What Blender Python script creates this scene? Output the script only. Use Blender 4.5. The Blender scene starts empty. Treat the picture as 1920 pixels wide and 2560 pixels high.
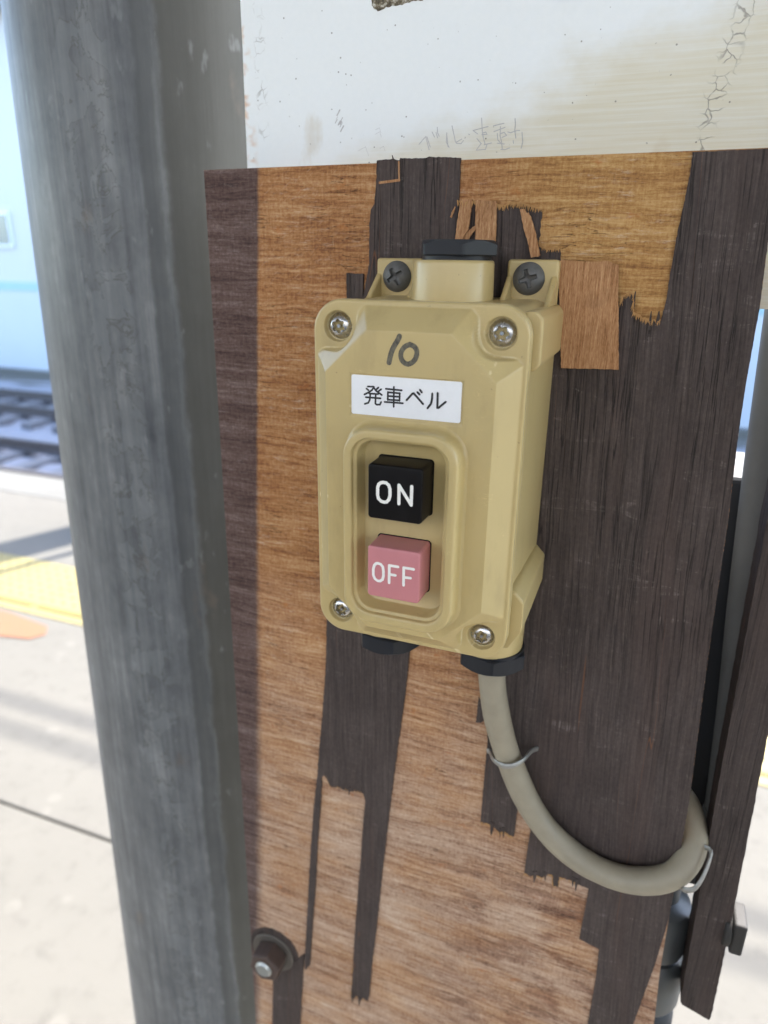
import bpy, math, random
import numpy as np
from mathutils import Vector, Matrix

# ------------------------------------------------------------------ scene, camera, sky, sun, exposure
scene = bpy.context.scene
K = 0.001          # lengths below are millimetres unless noted
Z0 = 1.326         # height of the middle of the switch box lid above the platform (m)

cam_data = bpy.data.cameras.new("camera")
cam = bpy.data.objects.new("camera", cam_data)
scene.collection.objects.link(cam)
scene.camera = cam
cam_data.sensor_fit = 'VERTICAL'
cam_data.sensor_height = 9.8
cam_data.sensor_width = 7.35
cam_data.lens = 9.8 * 1728.55 / 2560.0
cam_data.clip_start = 0.01
cam_data.clip_end = 400.0
cam_data.dof.use_dof = True
cam_data.dof.focus_distance = 0.248
cam_data.dof.aperture_fstop = 2.8
right = Vector((0.93423, 0.35648, 0.01175))
down = Vector((0.1312, -0.31281, -0.94071))
fwd = Vector((-0.33167, 0.88038, -0.33901))
cam.matrix_world = Matrix(((right.x, -down.x, -fwd.x, 0.0724), (right.y, -down.y, -fwd.y, -0.2767),
                           (right.z, -down.z, -fwd.z, Z0 + 0.0740), (0, 0, 0, 1)))

SUN_EL = math.radians(49)
SUN_AZ = math.atan2(0.40, 0.915)          # clockwise from +Y: behind the board, a little to the right
sun_dir = Vector((math.sin(SUN_AZ) * math.cos(SUN_EL), math.cos(SUN_AZ) * math.cos(SUN_EL), math.sin(SUN_EL)))

world = bpy.data.worlds.new("World")
scene.world = world
world.use_nodes = True
wn = world.node_tree
wn.nodes.clear()
sky = wn.nodes.new("ShaderNodeTexSky")
sky.sky_type = 'NISHITA'
sky.sun_disc = False
sky.sun_elevation = SUN_EL
sky.sun_rotation = SUN_AZ
sky.air_density = 1.0
sky.dust_density = 1.6
sky.ozone_density = 1.0
bg = wn.nodes.new("ShaderNodeBackground")
bg.inputs[1].default_value = 0.15
wo = wn.nodes.new("ShaderNodeOutputWorld")
wn.links.new(sky.outputs[0], bg.inputs[0])
wn.links.new(bg.outputs[0], wo.inputs[0])

sun_data = bpy.data.lights.new("sun", 'SUN')
sun_data.energy = 2.0
sun_data.angle = math.radians(0.53)
sun_data.color = (1.0, 0.96, 0.90)
sun = bpy.data.objects.new("sun", sun_data)
sun.rotation_euler = sun_dir.to_track_quat('Z', 'Y').to_euler()
sun.location = (3, 8, 9)
scene.collection.objects.link(sun)

scene.view_settings.view_transform = 'Standard'
scene.view_settings.look = 'None'
scene.view_settings.exposure = 3.12
scene.view_settings.gamma = 1.0
scene.view_settings.use_curve_mapping = False
scene.render.engine = 'CYCLES'
scene.cycles.max_bounces = 8
scene.cycles.diffuse_bounces = 5
scene.cycles.use_denoising = True
scene.cycles.sample_clamp_indirect = 6.0

rng = random.Random(7)

# ------------------------------------------------------------------ outlines measured in mm on the faces they lie on (x, z)
TR = {
  'pencil': [[(-23.9,118.04),(-21.28,120.63),(-19.69,115.93)],[(-20.8,120.55),(-19.25,116.85)],[(-18.66,122.06),(-17.65,120.28)],[(-16.68,123.56),(-16.45,121.69),(-15.78,120.47)],[(-17.08,121.85),(-16.38,119.96)],[(-12.72,121.53),(-12.8,118.34),(-11.56,116.42)],[(-12.76,121.13),(-12.04,116.71)],[(-10.76,123.86),(-9.18,118.46),(-8.69,117.77),(-6.84,117.56),(-5.97,118.59)],[(-8.71,118.17),(-6.61,119.14)],[(-4.02,120.66),(-3.65,120.52)],[(0.69,125.84),(1.26,121.42),(1.67,119.58),(2.59,116.92)],[(-2.36,121.84),(3.4,122.92)],[(-2.36,121.84),(-0.49,120.58)],[(1.3,120.77),(2.62,121.1),(3.12,120.29),(1.18,120.25)],[(-0.69,119.02),(1.07,117.24),(-0.77,115.07),(2.84,115.2),(3.34,116.76)],[(2.29,116.8),(5.1,117.29)],[(5.46,123.03),(9.37,123.69)],[(5.74,121.08),(9.91,122.31)],[(8.13,122.65),(8.2,119.55),(8.93,117.45),(9.39,115.08)],[(7.11,120.38),(7.4,118.29),(8.51,117.2)],[(8.44,120.32),(9.73,120.65),(10.69,119.57),(8.97,119.0)],[(7.33,117.12),(10.01,116.75)],[(8.81,114.97),(10.44,114.83),(12.17,115.37)],[(13.47,125.06),(13.76,123.15),(13.63,121.11),(14.26,118.52)],[(11.04,120.72),(12.08,120.41),(14.64,121.06),(15.51,121.02)],[(16.43,120.34),(16.97,117.11),(16.5,115.07)],[(13.3,117.78),(13.51,116.87)]],
  'marker': [[(-2.87,52.18),(-3.49,50.84),(-4.63,48.99),(-5.64,46.64),(-6.26,43.8)],[(0.67,49.85),(2.23,49.21),(3.04,47.94),(2.84,46.02),(1.85,44.51),(0.18,43.69),(-1.4,44.32),(-2.21,45.73),(-2.12,47.43),(-0.98,49.05),(0.67,49.85)]],
  'on': [[(-4.03,6.56),(-2.96,6.52),(-2.07,5.84),(-1.61,4.65),(-1.57,2.26),(-1.93,0.88),(-2.73,-0.03),(-3.54,-0.21),(-4.64,-0.02),(-5.6,0.8),(-5.91,1.97),(-5.91,4.64),(-5.51,5.75),(-4.77,6.37),(-4.03,6.56)],[(1.59,-0.05),(1.52,6.29),(5.85,0.06),(5.87,6.37)]],
  'off': [[(-5.62,-22.54),(-4.56,-22.72),(-3.76,-23.57),(-3.53,-24.97),(-3.5,-26.96),(-3.79,-28.29),(-4.67,-29.09),(-5.56,-29.16),(-6.64,-28.53),(-7.22,-27.26),(-7.24,-24.89),(-6.85,-23.47),(-6.24,-22.73),(-5.62,-22.54)],[(-1.39,-29.13),(-1.4,-22.62),(1.73,-22.62)],[(-1.35,-25.94),(0.84,-25.92)],[(3.87,-29.08),(3.8,-22.53),(7.32,-22.54)],[(3.88,-26.09),(6.29,-25.93)]],
  'kanji': [[(-13.73,35.58),(-11.5,35.6),(-12.16,34.48),(-13.27,33.7),(-14.9,32.82)],[(-14.15,34.91),(-13.33,34.32)],[(-11.8,35.77),(-10.67,34.35),(-8.61,33.13)],[(-9.82,35.56),(-10.75,34.65)],[(-8.83,35.06),(-10.1,34.1)],[(-13.15,33.32),(-9.92,33.33)],[(-14.39,31.99),(-9.0,32.01)],[(-12.72,33.28),(-12.89,31.3),(-13.38,30.21),(-14.76,29.7)],[(-10.79,33.36),(-10.89,30.17),(-10.51,29.81),(-9.27,29.91),(-8.84,30.87)],[(-7.32,35.28),(-1.67,35.17)],[(-4.46,36.17),(-4.42,29.53)],[(-6.5,34.36),(-6.53,31.6)],[(-6.5,34.2),(-2.3,34.17)],[(-2.4,34.28),(-2.44,31.69)],[(-6.48,32.99),(-2.35,33.03)],[(-6.53,31.79),(-2.39,31.84)],[(-7.68,30.96),(-1.17,31.02)],[(-0.04,32.07),(1.94,34.37),(2.41,34.52),(5.71,31.27)],[(3.58,35.01),(4.43,34.27)],[(4.43,35.84),(5.17,35.0)],[(8.64,34.94),(8.59,32.96),(8.29,31.59),(7.17,30.02)],[(10.41,35.27),(10.48,30.52),(10.84,30.48),(13.25,32.66)]],
  'board_right': [(103.79,81.58),(104.95,61.37),(105.03,47.41),(105.17,34.73),(105.77,16.6),(106.93,-2.35),(107.85,-16.24),(109.45,-60.47),(112.01,-113.06),(113.68,-145.0),(114.27,-173.91),(114.89,-198.58),(115.18,-215.81),(115.58,-237.57),(116.14,-254.74),(117.93,-284.73)],
  'B': [(-36.15,111.08),(-29.57,111.41),(-27.12,110.78),(-26.65,111.45),(-17.52,111.13),(-15.17,111.59),(-3.05,110.77),(-2.94,99.43),(-3.23,95.99),(-3.2,82.63),(-2.53,59.06),(-42.78,57.84),(-41.01,64.21),(-39.28,73.53),(-39.19,88.54),(-38.53,93.66),(-37.19,95.81),(-36.41,102.95)],
  'C': [(-3.57,96.31),(-3.03,95.71),(-2.29,96.1),(-1.53,95.82),(2.35,95.63),(3.53,95.74),(6.2,95.3),(10.28,95.5),(12.09,94.43),(14.71,94.13),(16.09,94.89),(17.5,95.13),(18.95,94.85),(20.21,95.09),(22.09,94.54),(24.1,93.99),(26.11,93.45),(28.42,92.52),(28.27,91.09),(28.27,87.97),(28.31,84.29),(28.21,82.17),(29.83,79.78),(31.56,79.39),(33.78,79.66),(36.02,79.54),(36.47,76.36),(36.95,69.9),(41.96,59.05),(-2.69,57.63),(-3.25,83.23)],
  'D': [(12.38,-59.82),(17.44,-112.7),(21.22,-125.56),(23.25,-141.6),(23.05,-146.5),(22.68,-191.15),(26.4,-190.89),(29.65,-191.99),(32.44,-194.3),(34.96,-192.73),(37.69,-194.38),(39.75,-194.03),(40.21,-177.2),(42.29,-173.94),(47.4,-186.92),(46.63,-215.27),(50.33,-215.86),(52.79,-214.19),(55.43,-214.91),(58.19,-211.36),(60.22,-211.22),(61.15,-217.93),(63.81,-216.97),(63.86,-211.12),(69.27,-210.96),(73.36,-211.99),(77.87,-212.57),(77.79,-220.99),(76.98,-246.57),(81.71,-247.98),(86.9,-249.16),(87.64,-269.3),(87.36,-304.8),(85.66,-350.89),(109.55,-336.17),(108.57,-293.21),(110.39,-274.35),(113.25,-245.25)],
  'Dtop': [(76.32,109.75),(76.53,104.95),(76.24,99.89),(75.93,93.19),(75.22,85.29),(74.96,77.74),(74.7,70.03),(74.71,62.15),(74.24,58.7),(73.95,55.51),(73.06,55.89),(72.48,55.17),(71.39,55.71),(70.92,54.99),(69.4,55.75),(68.48,56.18),(67.39,55.85),(66.67,56.99),(65.47,57.35),(64.12,58.07),(63.9,60.68),(63.75,64.13),(63.09,64.8),(61.93,64.95),(60.88,64.17),(59.82,63.45),(59.32,61.41),(58.59,61.68),(52.1,67.31),(37.25,72.85),(27.23,75.64),(18.32,69.6),(18.48,21.89)],
  'E': [(-61.07,-84.5),(-61.27,-96.11),(-62.28,-120.3),(-64.6,-148.64),(-67.69,-178.88),(-68.58,-190.25),(-70.94,-209.58),(-73.69,-240.42),(-75.68,-264.69),(-78.01,-298.58),(-80.78,-334.72),(-80.84,-346.53),(-77.46,-340.34),(-74.69,-305.63),(-71.77,-271.15),(-69.68,-238.93),(-67.06,-208.27),(-66.1,-192.27),(-64.79,-189.76),(-62.94,-191.27),(-61.15,-196.31),(-56.15,-195.39),(-51.21,-195.87),(-46.31,-194.54),(-41.45,-194.33),(-40.23,-199.23),(-41.41,-215.28),(-42.62,-236.33),(-44.53,-264.76),(-46.55,-298.07),(-47.99,-327.82),(-49.19,-351.66),(-47.39,-354.38),(-45.29,-351.11),(-43.21,-354.4),(-41.14,-350.78),(-38.38,-352.25),(-37.31,-347.35),(-35.83,-321.91),(-32.25,-278.63),(-30.07,-246.52),(-26.93,-208.71),(-24.46,-180.33),(-22.1,-154.76),(-19.37,-127.95),(-17.38,-100.46),(-17.5,-75.99)],
  'chip_cable': [(17.28,-118.47),(21.22,-125.56),(20.56,-131.03),(19.12,-132.25),(16.82,-132.89)],
  'F': [(-104.67,-362.9),(-81.16,-333.11),(-86.23,-399.64),(-90.17,-447.37),(-108.44,-458.29),(-107.47,-411.25)],
  'chip_left': [(-49.23,69.84),(-41.73,69.65),(-42.06,57.86),(-49.13,57.65)],
  'flap': [(36.12,75.15),(36.97,75.73),(42.37,75.5),(48.28,75.28),(52.88,75.61),(57.18,74.25),(58.24,64.57),(59.41,55.84),(61.68,37.66),(52.47,37.4),(40.73,37.0),(38.67,55.08),(36.91,66.99)],
  'strip1': [(-2.34,96.9),(2.29,96.69),(1.53,86.24),(0.28,84.33),(-0.82,82.13),(-3.41,82.13),(-2.98,88.71),(-2.49,94.1)],
  'strip2': [(3.49,96.4),(11.55,96.01),(12.06,88.6),(12.35,79.98),(9.83,79.97),(4.62,82.14)],
  'strip3': [(20.52,92.87),(22.2,93.11),(23.03,91.67),(23.71,91.92),(24.83,90.35),(25.73,87.99),(27.18,84.29),(29.34,77.37),(28.68,76.83),(26.14,76.4),(24.94,80.56),(22.42,86.95)],
  'strip4': [(-1.15,82.68),(1.55,85.97),(4.28,87.98),(4.36,86.5),(2.12,83.78),(1.61,82.14)],
  'strip5': [(-4.01,94.25),(-3.69,93.98),(-4.51,92.24),(-5.34,90.36),(-5.96,90.63),(-5.27,92.25)],
  'twig': [[(-34.78,103.19),(-26.77,103.88)],[(-26.77,103.76),(-27.04,110.2)]],
  'dark_band_edge': [(-89.05,110.19),(-94.76,13.74),(-102.87,-90.78),(-114.88,-302.6)],
  'label': [(-19.63,39.22),(18.21,39.22),(18.07,26.19),(-19.51,25.9)],
  'dark_mark': [(-44.54,168.96),(-44.36,166.66),(-43.37,164.39),(-40.92,163.78),(-38.49,164.58),(-32.89,165.07),(-26.59,165.6),(-20.4,166.12),(-19.66,166.78)],
  'smudge': [(29.8,160.56)],
  'sign_crack': [(89.94,154.78),(89.33,145.0),(89.7,135.97),(88.26,130.31),(88.01,120.9),(89.65,114.8)],
}


# ------------------------------------------------------------------ helpers: objects
COL = scene.collection
def put(o, parent=None):
    COL.objects.link(o)
    if parent is not None:
        o.parent = parent
    return o
def tag(o, label=None, cat=None, group=None, kind=None):
    if label: o["label"] = label
    if cat: o["category"] = cat
    if group: o["group"] = group
    if kind: o["kind"] = kind
    return o
def thing(name, loc, label, cat, group=None):
    o = bpy.data.objects.new(name, None)
    o.empty_display_size = 0.02
    o.location = loc
    put(o)
    return tag(o, label, cat, group)
def add_mesh(name, verts, faces, mat, parent=None, smooth=True, loc=None, auto=None):
    me = bpy.data.meshes.new(name)
    me.from_pydata([tuple(map(float, v)) for v in verts], [], [tuple(int(i) for i in f) for f in faces])
    me.update()
    if mat is not None: me.materials.append(mat)
    if smooth:
        me.polygons.foreach_set("use_smooth", [True] * len(me.polygons))
        if auto is not None:
            me.set_sharp_from_angle(angle=math.radians(auto))
    o = bpy.data.objects.new(name, me)
    if loc is not None: o.location = loc
    return put(o, parent)
def bevel(o, w, seg=2, ang=35):
    m = o.modifiers.new("bevel", 'BEVEL')
    m.width = w; m.segments = seg; m.limit_method = 'ANGLE'; m.angle_limit = math.radians(ang)
    m.harden_normals = False
    return o

# ------------------------------------------------------------------ helpers: shapes (all return verts, faces)
def merge(parts):
    V, F = [], []
    for v, f in parts:
        b = len(V)
        V.extend([tuple(p) for p in v]); F.extend([tuple(i + b for i in q) for q in f])
    return V, F
def box(x0, x1, y0, y1, z0, z1):
    v = [(x0, y0, z0), (x1, y0, z0), (x1, y1, z0), (x0, y1, z0), (x0, y0, z1), (x1, y0, z1), (x1, y1, z1), (x0, y1, z1)]
    f = [(0, 3, 2, 1), (4, 5, 6, 7), (0, 1, 5, 4), (1, 2, 6, 5), (2, 3, 7, 6), (3, 0, 4, 7)]
    return v, f
def loft(rings, cap0=False, cap1=True, closed=True):
    n = len(rings[0]); V = [tuple(p) for r in rings for p in r]; F = []
    for i in range(len(rings) - 1):
        for j in range(n if closed else n - 1):
            a = i * n + j; b = i * n + (j + 1) % n
            F.append((a, b, b + n, a + n))
    if cap0: F.append(tuple(range(n - 1, -1, -1)))
    if cap1: F.append(tuple(range((len(rings) - 1) * n, len(rings) * n)))
    return V, F
def rr(hw, hh, r, cx=0, cz=0, nc=10, nh=2, nv=2):
    """rounded rectangle, the same point layout whatever its size"""
    P = []
    def side(a, b, n):
        for i in range(n): P.append((a[0] + (b[0] - a[0]) * i / n, a[1] + (b[1] - a[1]) * i / n))
    def arc(ox, oz, a0):
        for i in range(nc):
            a = a0 + math.pi / 2 * i / nc
            P.append((ox + r * math.cos(a), oz + r * math.sin(a)))
    arc(hw - r, hh - r, 0); side((hw - r, hh), (-hw + r, hh), nh)
    arc(-hw + r, hh - r, math.pi / 2); side((-hw, hh - r), (-hw, -hh + r), nv)
    arc(-hw + r, -hh + r, math.pi); side((-hw + r, -hh), (hw - r, -hh), nh)
    arc(hw - r, -hh + r, 1.5 * math.pi); side((hw, -hh + r), (hw, hh - r), nv)
    return [(x + cx, z + cz) for x, z in P]
def ring_y(P, y):
    return [(x, y, z) for x, z in P]
def lathe(prof, n=32, cx=0, cy=0, z=True):
    """prof: list of (radius, height) round a vertical axis"""
    rings = [[(cx + r * math.cos(2 * math.pi * j / n), cy + r * math.sin(2 * math.pi * j / n), h) for j in range(n)] for r, h in prof]
    return loft(rings, cap0=True, cap1=True)
def smooth_path(P, sub=8):
    P = [Vector(p) for p in P]; out = []
    for i in range(len(P) - 1):
        p0 = P[max(i - 1, 0)]; p1 = P[i]; p2 = P[i + 1]; p3 = P[min(i + 2, len(P) - 1)]
        for k in range(sub):
            t = k / sub
            out.append(0.5 * ((2 * p1) + (p2 - p0) * t + (2 * p0 - 5 * p1 + 4 * p2 - p3) * t * t + (3 * p1 - 3 * p2 + p3 - p0) * t ** 3))
    out.append(P[-1]); return out
def tube(P, r, n=20, rad=None):
    P = [Vector(p) for p in P]; rings = []
    nrm = None
    for i, p in enumerate(P):
        t = (P[min(i + 1, len(P) - 1)] - P[max(i - 1, 0)]).normalized()
        if nrm is None:
            nrm = t.orthogonal().normalized()
        nrm = (nrm - t * nrm.dot(t)).normalized()
        b = t.cross(nrm)
        rr_ = r if rad is None else rad[i]
        rings.append([p + (nrm * math.cos(2 * math.pi * j / n) + b * math.sin(2 * math.pi * j / n)) * rr_ for j in range(n)])
    return loft(rings, True, True)
def rough_poly(P, step=1.0, amp=0.12, seed=1, fixed=()):
    """subdivide an outline and make it slightly uneven, like torn veneer"""
    r = random.Random(seed); out = []
    n = len(P)
    for i in range(n):
        a = P[i]; b = P[(i + 1) % n]
        L = math.hypot(b[0] - a[0], b[1] - a[1]); m = max(1, int(L / step))
        nx, nz = (-(b[1] - a[1]) / max(L, 1e-6), (b[0] - a[0]) / max(L, 1e-6))
        for k in range(m):
            t = k / m; d = r.uniform(-amp, amp)
            out.append((a[0] + (b[0] - a[0]) * t + nx * d, a[1] + (b[1] - a[1]) * t + nz * d))
    return out
def area2(P):
    return sum(P[i][0] * P[(i + 1) % len(P)][1] - P[(i + 1) % len(P)][0] * P[i][1] for i in range(len(P)))
def plate(P, y_front, y_back, inset=0.0):
    """flat piece lying in the x-z plane, its outline P seen from the front (-y)"""
    from mathutils.geometry import tessellate_polygon
    if area2(P) < 0: P = P[::-1]
    n = len(P)
    V = [(x, y_front, z) for x, z in P] + [(x, y_back, z) for x, z in P]
    tri = tessellate_polygon([[Vector((x, z, 0)) for x, z in P]])
    F = []
    for t in tri:
        a, b, c = [Vector((P[i][0], P[i][1], 0)) for i in t]
        if (b - a).cross(c - a).z < 0: t = (t[0], t[2], t[1])
        F.append(tuple(t)); F.append(tuple(i + n for i in reversed(t)))
    for i in range(n):
        j = (i + 1) % n
        F.append((j, i, i + n, j + n))
    return V, F
def ribbon(P, w, y, taper=None, cap=6):
    """a stroke of width w in the x-z plane at depth y, round ends, no overlaps inside one stroke"""
    P = [Vector((p[0], p[1])) for p in P]
    closed = (P[0] - P[-1]).length < 1e-4
    if closed: P = P[:-1]
    n = len(P); L, R = [], []
    def wid(i): return (w if taper is None else w * taper[min(i, len(taper) - 1)]) / 2
    for i in range(n):
        if closed: a, b, c = P[i - 1], P[i], P[(i + 1) % n]
        else: a, b, c = P[max(i - 1, 0)], P[i], P[min(i + 1, n - 1)]
        d1 = (b - a).normalized() if (b - a).length > 1e-9 else (c - b).normalized()
        d2 = (c - b).normalized() if (c - b).length > 1e-9 else d1
        n1 = Vector((-d1.y, d1.x)); n2 = Vector((-d2.y, d2.x))
        m = (n1 + n2).normalized(); k = min(1.0 / max(m.dot(n1), 0.35), 1.6)
        L.append(b + m * wid(i) * k); R.append(b - m * wid(i) * k)
    V = [(p.x, y, p.y) for p in L] + [(p.x, y, p.y) for p in R]; F = []
    for i in range(n if closed else n - 1):
        j = (i + 1) % n
        F.append((i, i + n, j + n, j))
    if not closed:
        for end, o, d in ((0, P[0], (P[0] - P[1]).normalized()), (n - 1, P[-1], (P[-1] - P[-2]).normalized())):
            a0 = math.atan2((L[end] - o).y, (L[end] - o).x); r = (L[end] - o).length
            sgn = 1 if end == 0 else -1
            idx = [end]
            for k in range(1, cap):
                a = a0 + sgn * math.pi * k / cap
                V.append((o.x + r * math.cos(a), y, o.y + r * math.sin(a))); idx.append(len(V) - 1)
            idx.append(end + n)
            F.append(tuple(idx) if end else tuple(reversed(idx)))
    # face the camera side (-y)
    G = []
    for f in F:
        a, b, c = [Vector(V[i]) for i in f[:3]]
        G.append(f if (b - a).cross(c - a).y < 0 else tuple(reversed(f)))
    return V, G
def disc(cx, cz, y0, R, hf, nr=40, nt=96):
    """round part facing -y with a height function hf(u, v) (mm proud)"""
    r = np.linspace(0, 1, nr + 1)[1:] * R; t = np.linspace(0, 2 * np.pi, nt, endpoint=False)
    u = r[:, None] * np.cos(t)[None]; v = r[:, None] * np.sin(t)[None]
    h = hf(u, v)
    V = [(cx, y0 - float(hf(np.zeros(1), np.zeros(1))[0]), cz)] + [(cx + a, y0 - b, cz + c) for a, b, c in zip(u.ravel(), h.ravel(), v.ravel())]
    F = [(0, 1 + j, 1 + (j + 1) % nt) for j in range(nt)]
    for i in range(nr - 1):
        for j in range(nt):
            a = 1 + i * nt + j; b = 1 + i * nt + (j + 1) % nt
            F.append((a, a + nt, b + nt, b))
    return V, F
def sstep(a, b, x):
    t = np.clip((x - a) / (b - a), 0, 1); return t * t * (3 - 2 * t)
def smax(a, b, k):
    h = np.clip(0.5 + 0.5 * (a - b) / k, 0, 1); return b + (a - b) * h + k * h * (1 - h)
def mm(vf, off=(0, 0, 0)):
    """millimetres in board space -> metres, relative to a root at off (mm)"""
    V, F = vf
    return [((x - off[0]) * K, (y - off[1]) * K, (z - off[2]) * K) for x, y, z in V], F

# ------------------------------------------------------------------ helpers: materials
class Mat:
    def __init__(self, name, rough=0.6, metal=0.0, spec=0.5, color=(0.5, 0.5, 0.5)):
        self.m = bpy.data.materials.new(name); self.m.use_nodes = True
        self.nt = self.m.node_tree; self.b = self.nt.nodes["Principled BSDF"]
        self.b.inputs["Roughness"].default_value = rough
        self.b.inputs["Metallic"].default_value = metal
        self.b.inputs["Specular IOR Level"].default_value = spec
        self.b.inputs["Base Color"].default_value = (*color, 1)
        tc = self.nt.nodes.new("ShaderNodeTexCoord")
        self.obj = self.vscale(tc.outputs["Object"], (1000, 1000, 1000))    # object space in mm
    def node(self, t): return self.nt.nodes.new(t)
    def link(self, a, b): self.nt.links.new(a, b)
    def setin(self, sock, v):
        if hasattr(v, "is_output") or isinstance(v, bpy.types.NodeSocket): self.link(v, sock)
        elif isinstance(v, (tuple, list)) and len(v) == 3 and sock.type == 'RGBA': sock.default_value = (*v, 1)
        else: sock.default_value = v
    def vscale(self, v, s, o=(0, 0, 0)):
        n = self.node("ShaderNodeVectorMath"); n.operation = 'MULTIPLY_ADD'
        self.link(v, n.inputs[0]); n.inputs[1].default_value = s; n.inputs[2].default_value = o
        return n.outputs[0]
    def noise(self, v, scale=1.0, detail=4.0, rough=0.55, dist=0.0, out=0):
        n = self.node("ShaderNodeTexNoise"); self.link(v, n.inputs["Vector"])
        n.inputs["Scale"].default_value = scale; n.inputs["Detail"].default_value = detail
        n.inputs["Roughness"].default_value = rough; n.inputs["Distortion"].default_value = dist
        return n.outputs[out]
    def voronoi(self, v, scale=1.0, feature='F1', rand=1.0):
        n = self.node("ShaderNodeTexVoronoi"); n.feature = feature; self.link(v, n.inputs["Vector"])
        n.inputs["Scale"].default_value = scale; n.inputs["Randomness"].default_value = rand
        return n.outputs["Distance"]
    def ramp(self, fac, stops, interp='LINEAR'):
        n = self.node("ShaderNodeValToRGB"); n.color_ramp.interpolation = interp
        e = n.color_ramp.elements
        while len(e) < len(stops): e.new(0.5)
        for el, (p, c) in zip(e, stops):
            el.position = p; el.color = (*c, 1) if isinstance(c, (tuple, list)) else (c, c, c, 1)
        self.link(fac, n.inputs[0]); return n.outputs[0]
    def mix(self, fac, a, b, mode='MIX'):
        n = self.node("ShaderNodeMix"); n.data_type = 'RGBA'; n.blend_type = mode
        self.setin(n.inputs[0], fac); self.setin(n.inputs[6], a); self.setin(n.inputs[7], b)
        return n.outputs[2]
    def math(self, op, a, b=0.5, c=0.0, clamp=False):
        n = self.node("ShaderNodeMath"); n.operation = op; n.use_clamp = clamp
        for s, v in zip(n.inputs, (a, b, c)): self.setin(s, v)
        return n.outputs[0]
    def xyz(self, v=None):
        n = self.node("ShaderNodeSeparateXYZ"); self.link(v or self.obj, n.inputs[0]); return n.outputs
    def comb(self, x, y, z):
        n = self.node("ShaderNodeCombineXYZ")
        for s, v in zip(n.inputs, (x, y, z)): self.setin(s, v)
        return n.outputs[0]
    def step(self, v, a, b):
        n = self.node("ShaderNodeMapRange"); n.interpolation_type = 'SMOOTHSTEP'
        self.setin(n.inputs[0], v); n.inputs[1].default_value = a; n.inputs[2].default_value = b
        return n.outputs[0]
    def color(self, c): self.setin(self.b.inputs["Base Color"], c); return self
    def roughness(self, r): self.setin(self.b.inputs["Roughness"], r); return self
    def bump(self, h, strength=0.5, dist=0.2, chain=None):
        n = self.node("ShaderNodeBump"); n.inputs["Strength"].default_value = strength
        n.inputs["Distance"].default_value = dist * K
        self.setin(n.inputs["Height"], h)
        if chain is not None: self.link(chain, n.inputs["Normal"])
        self.link(n.outputs[0], self.b.inputs["Normal"]); return n.outputs[0]

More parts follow.
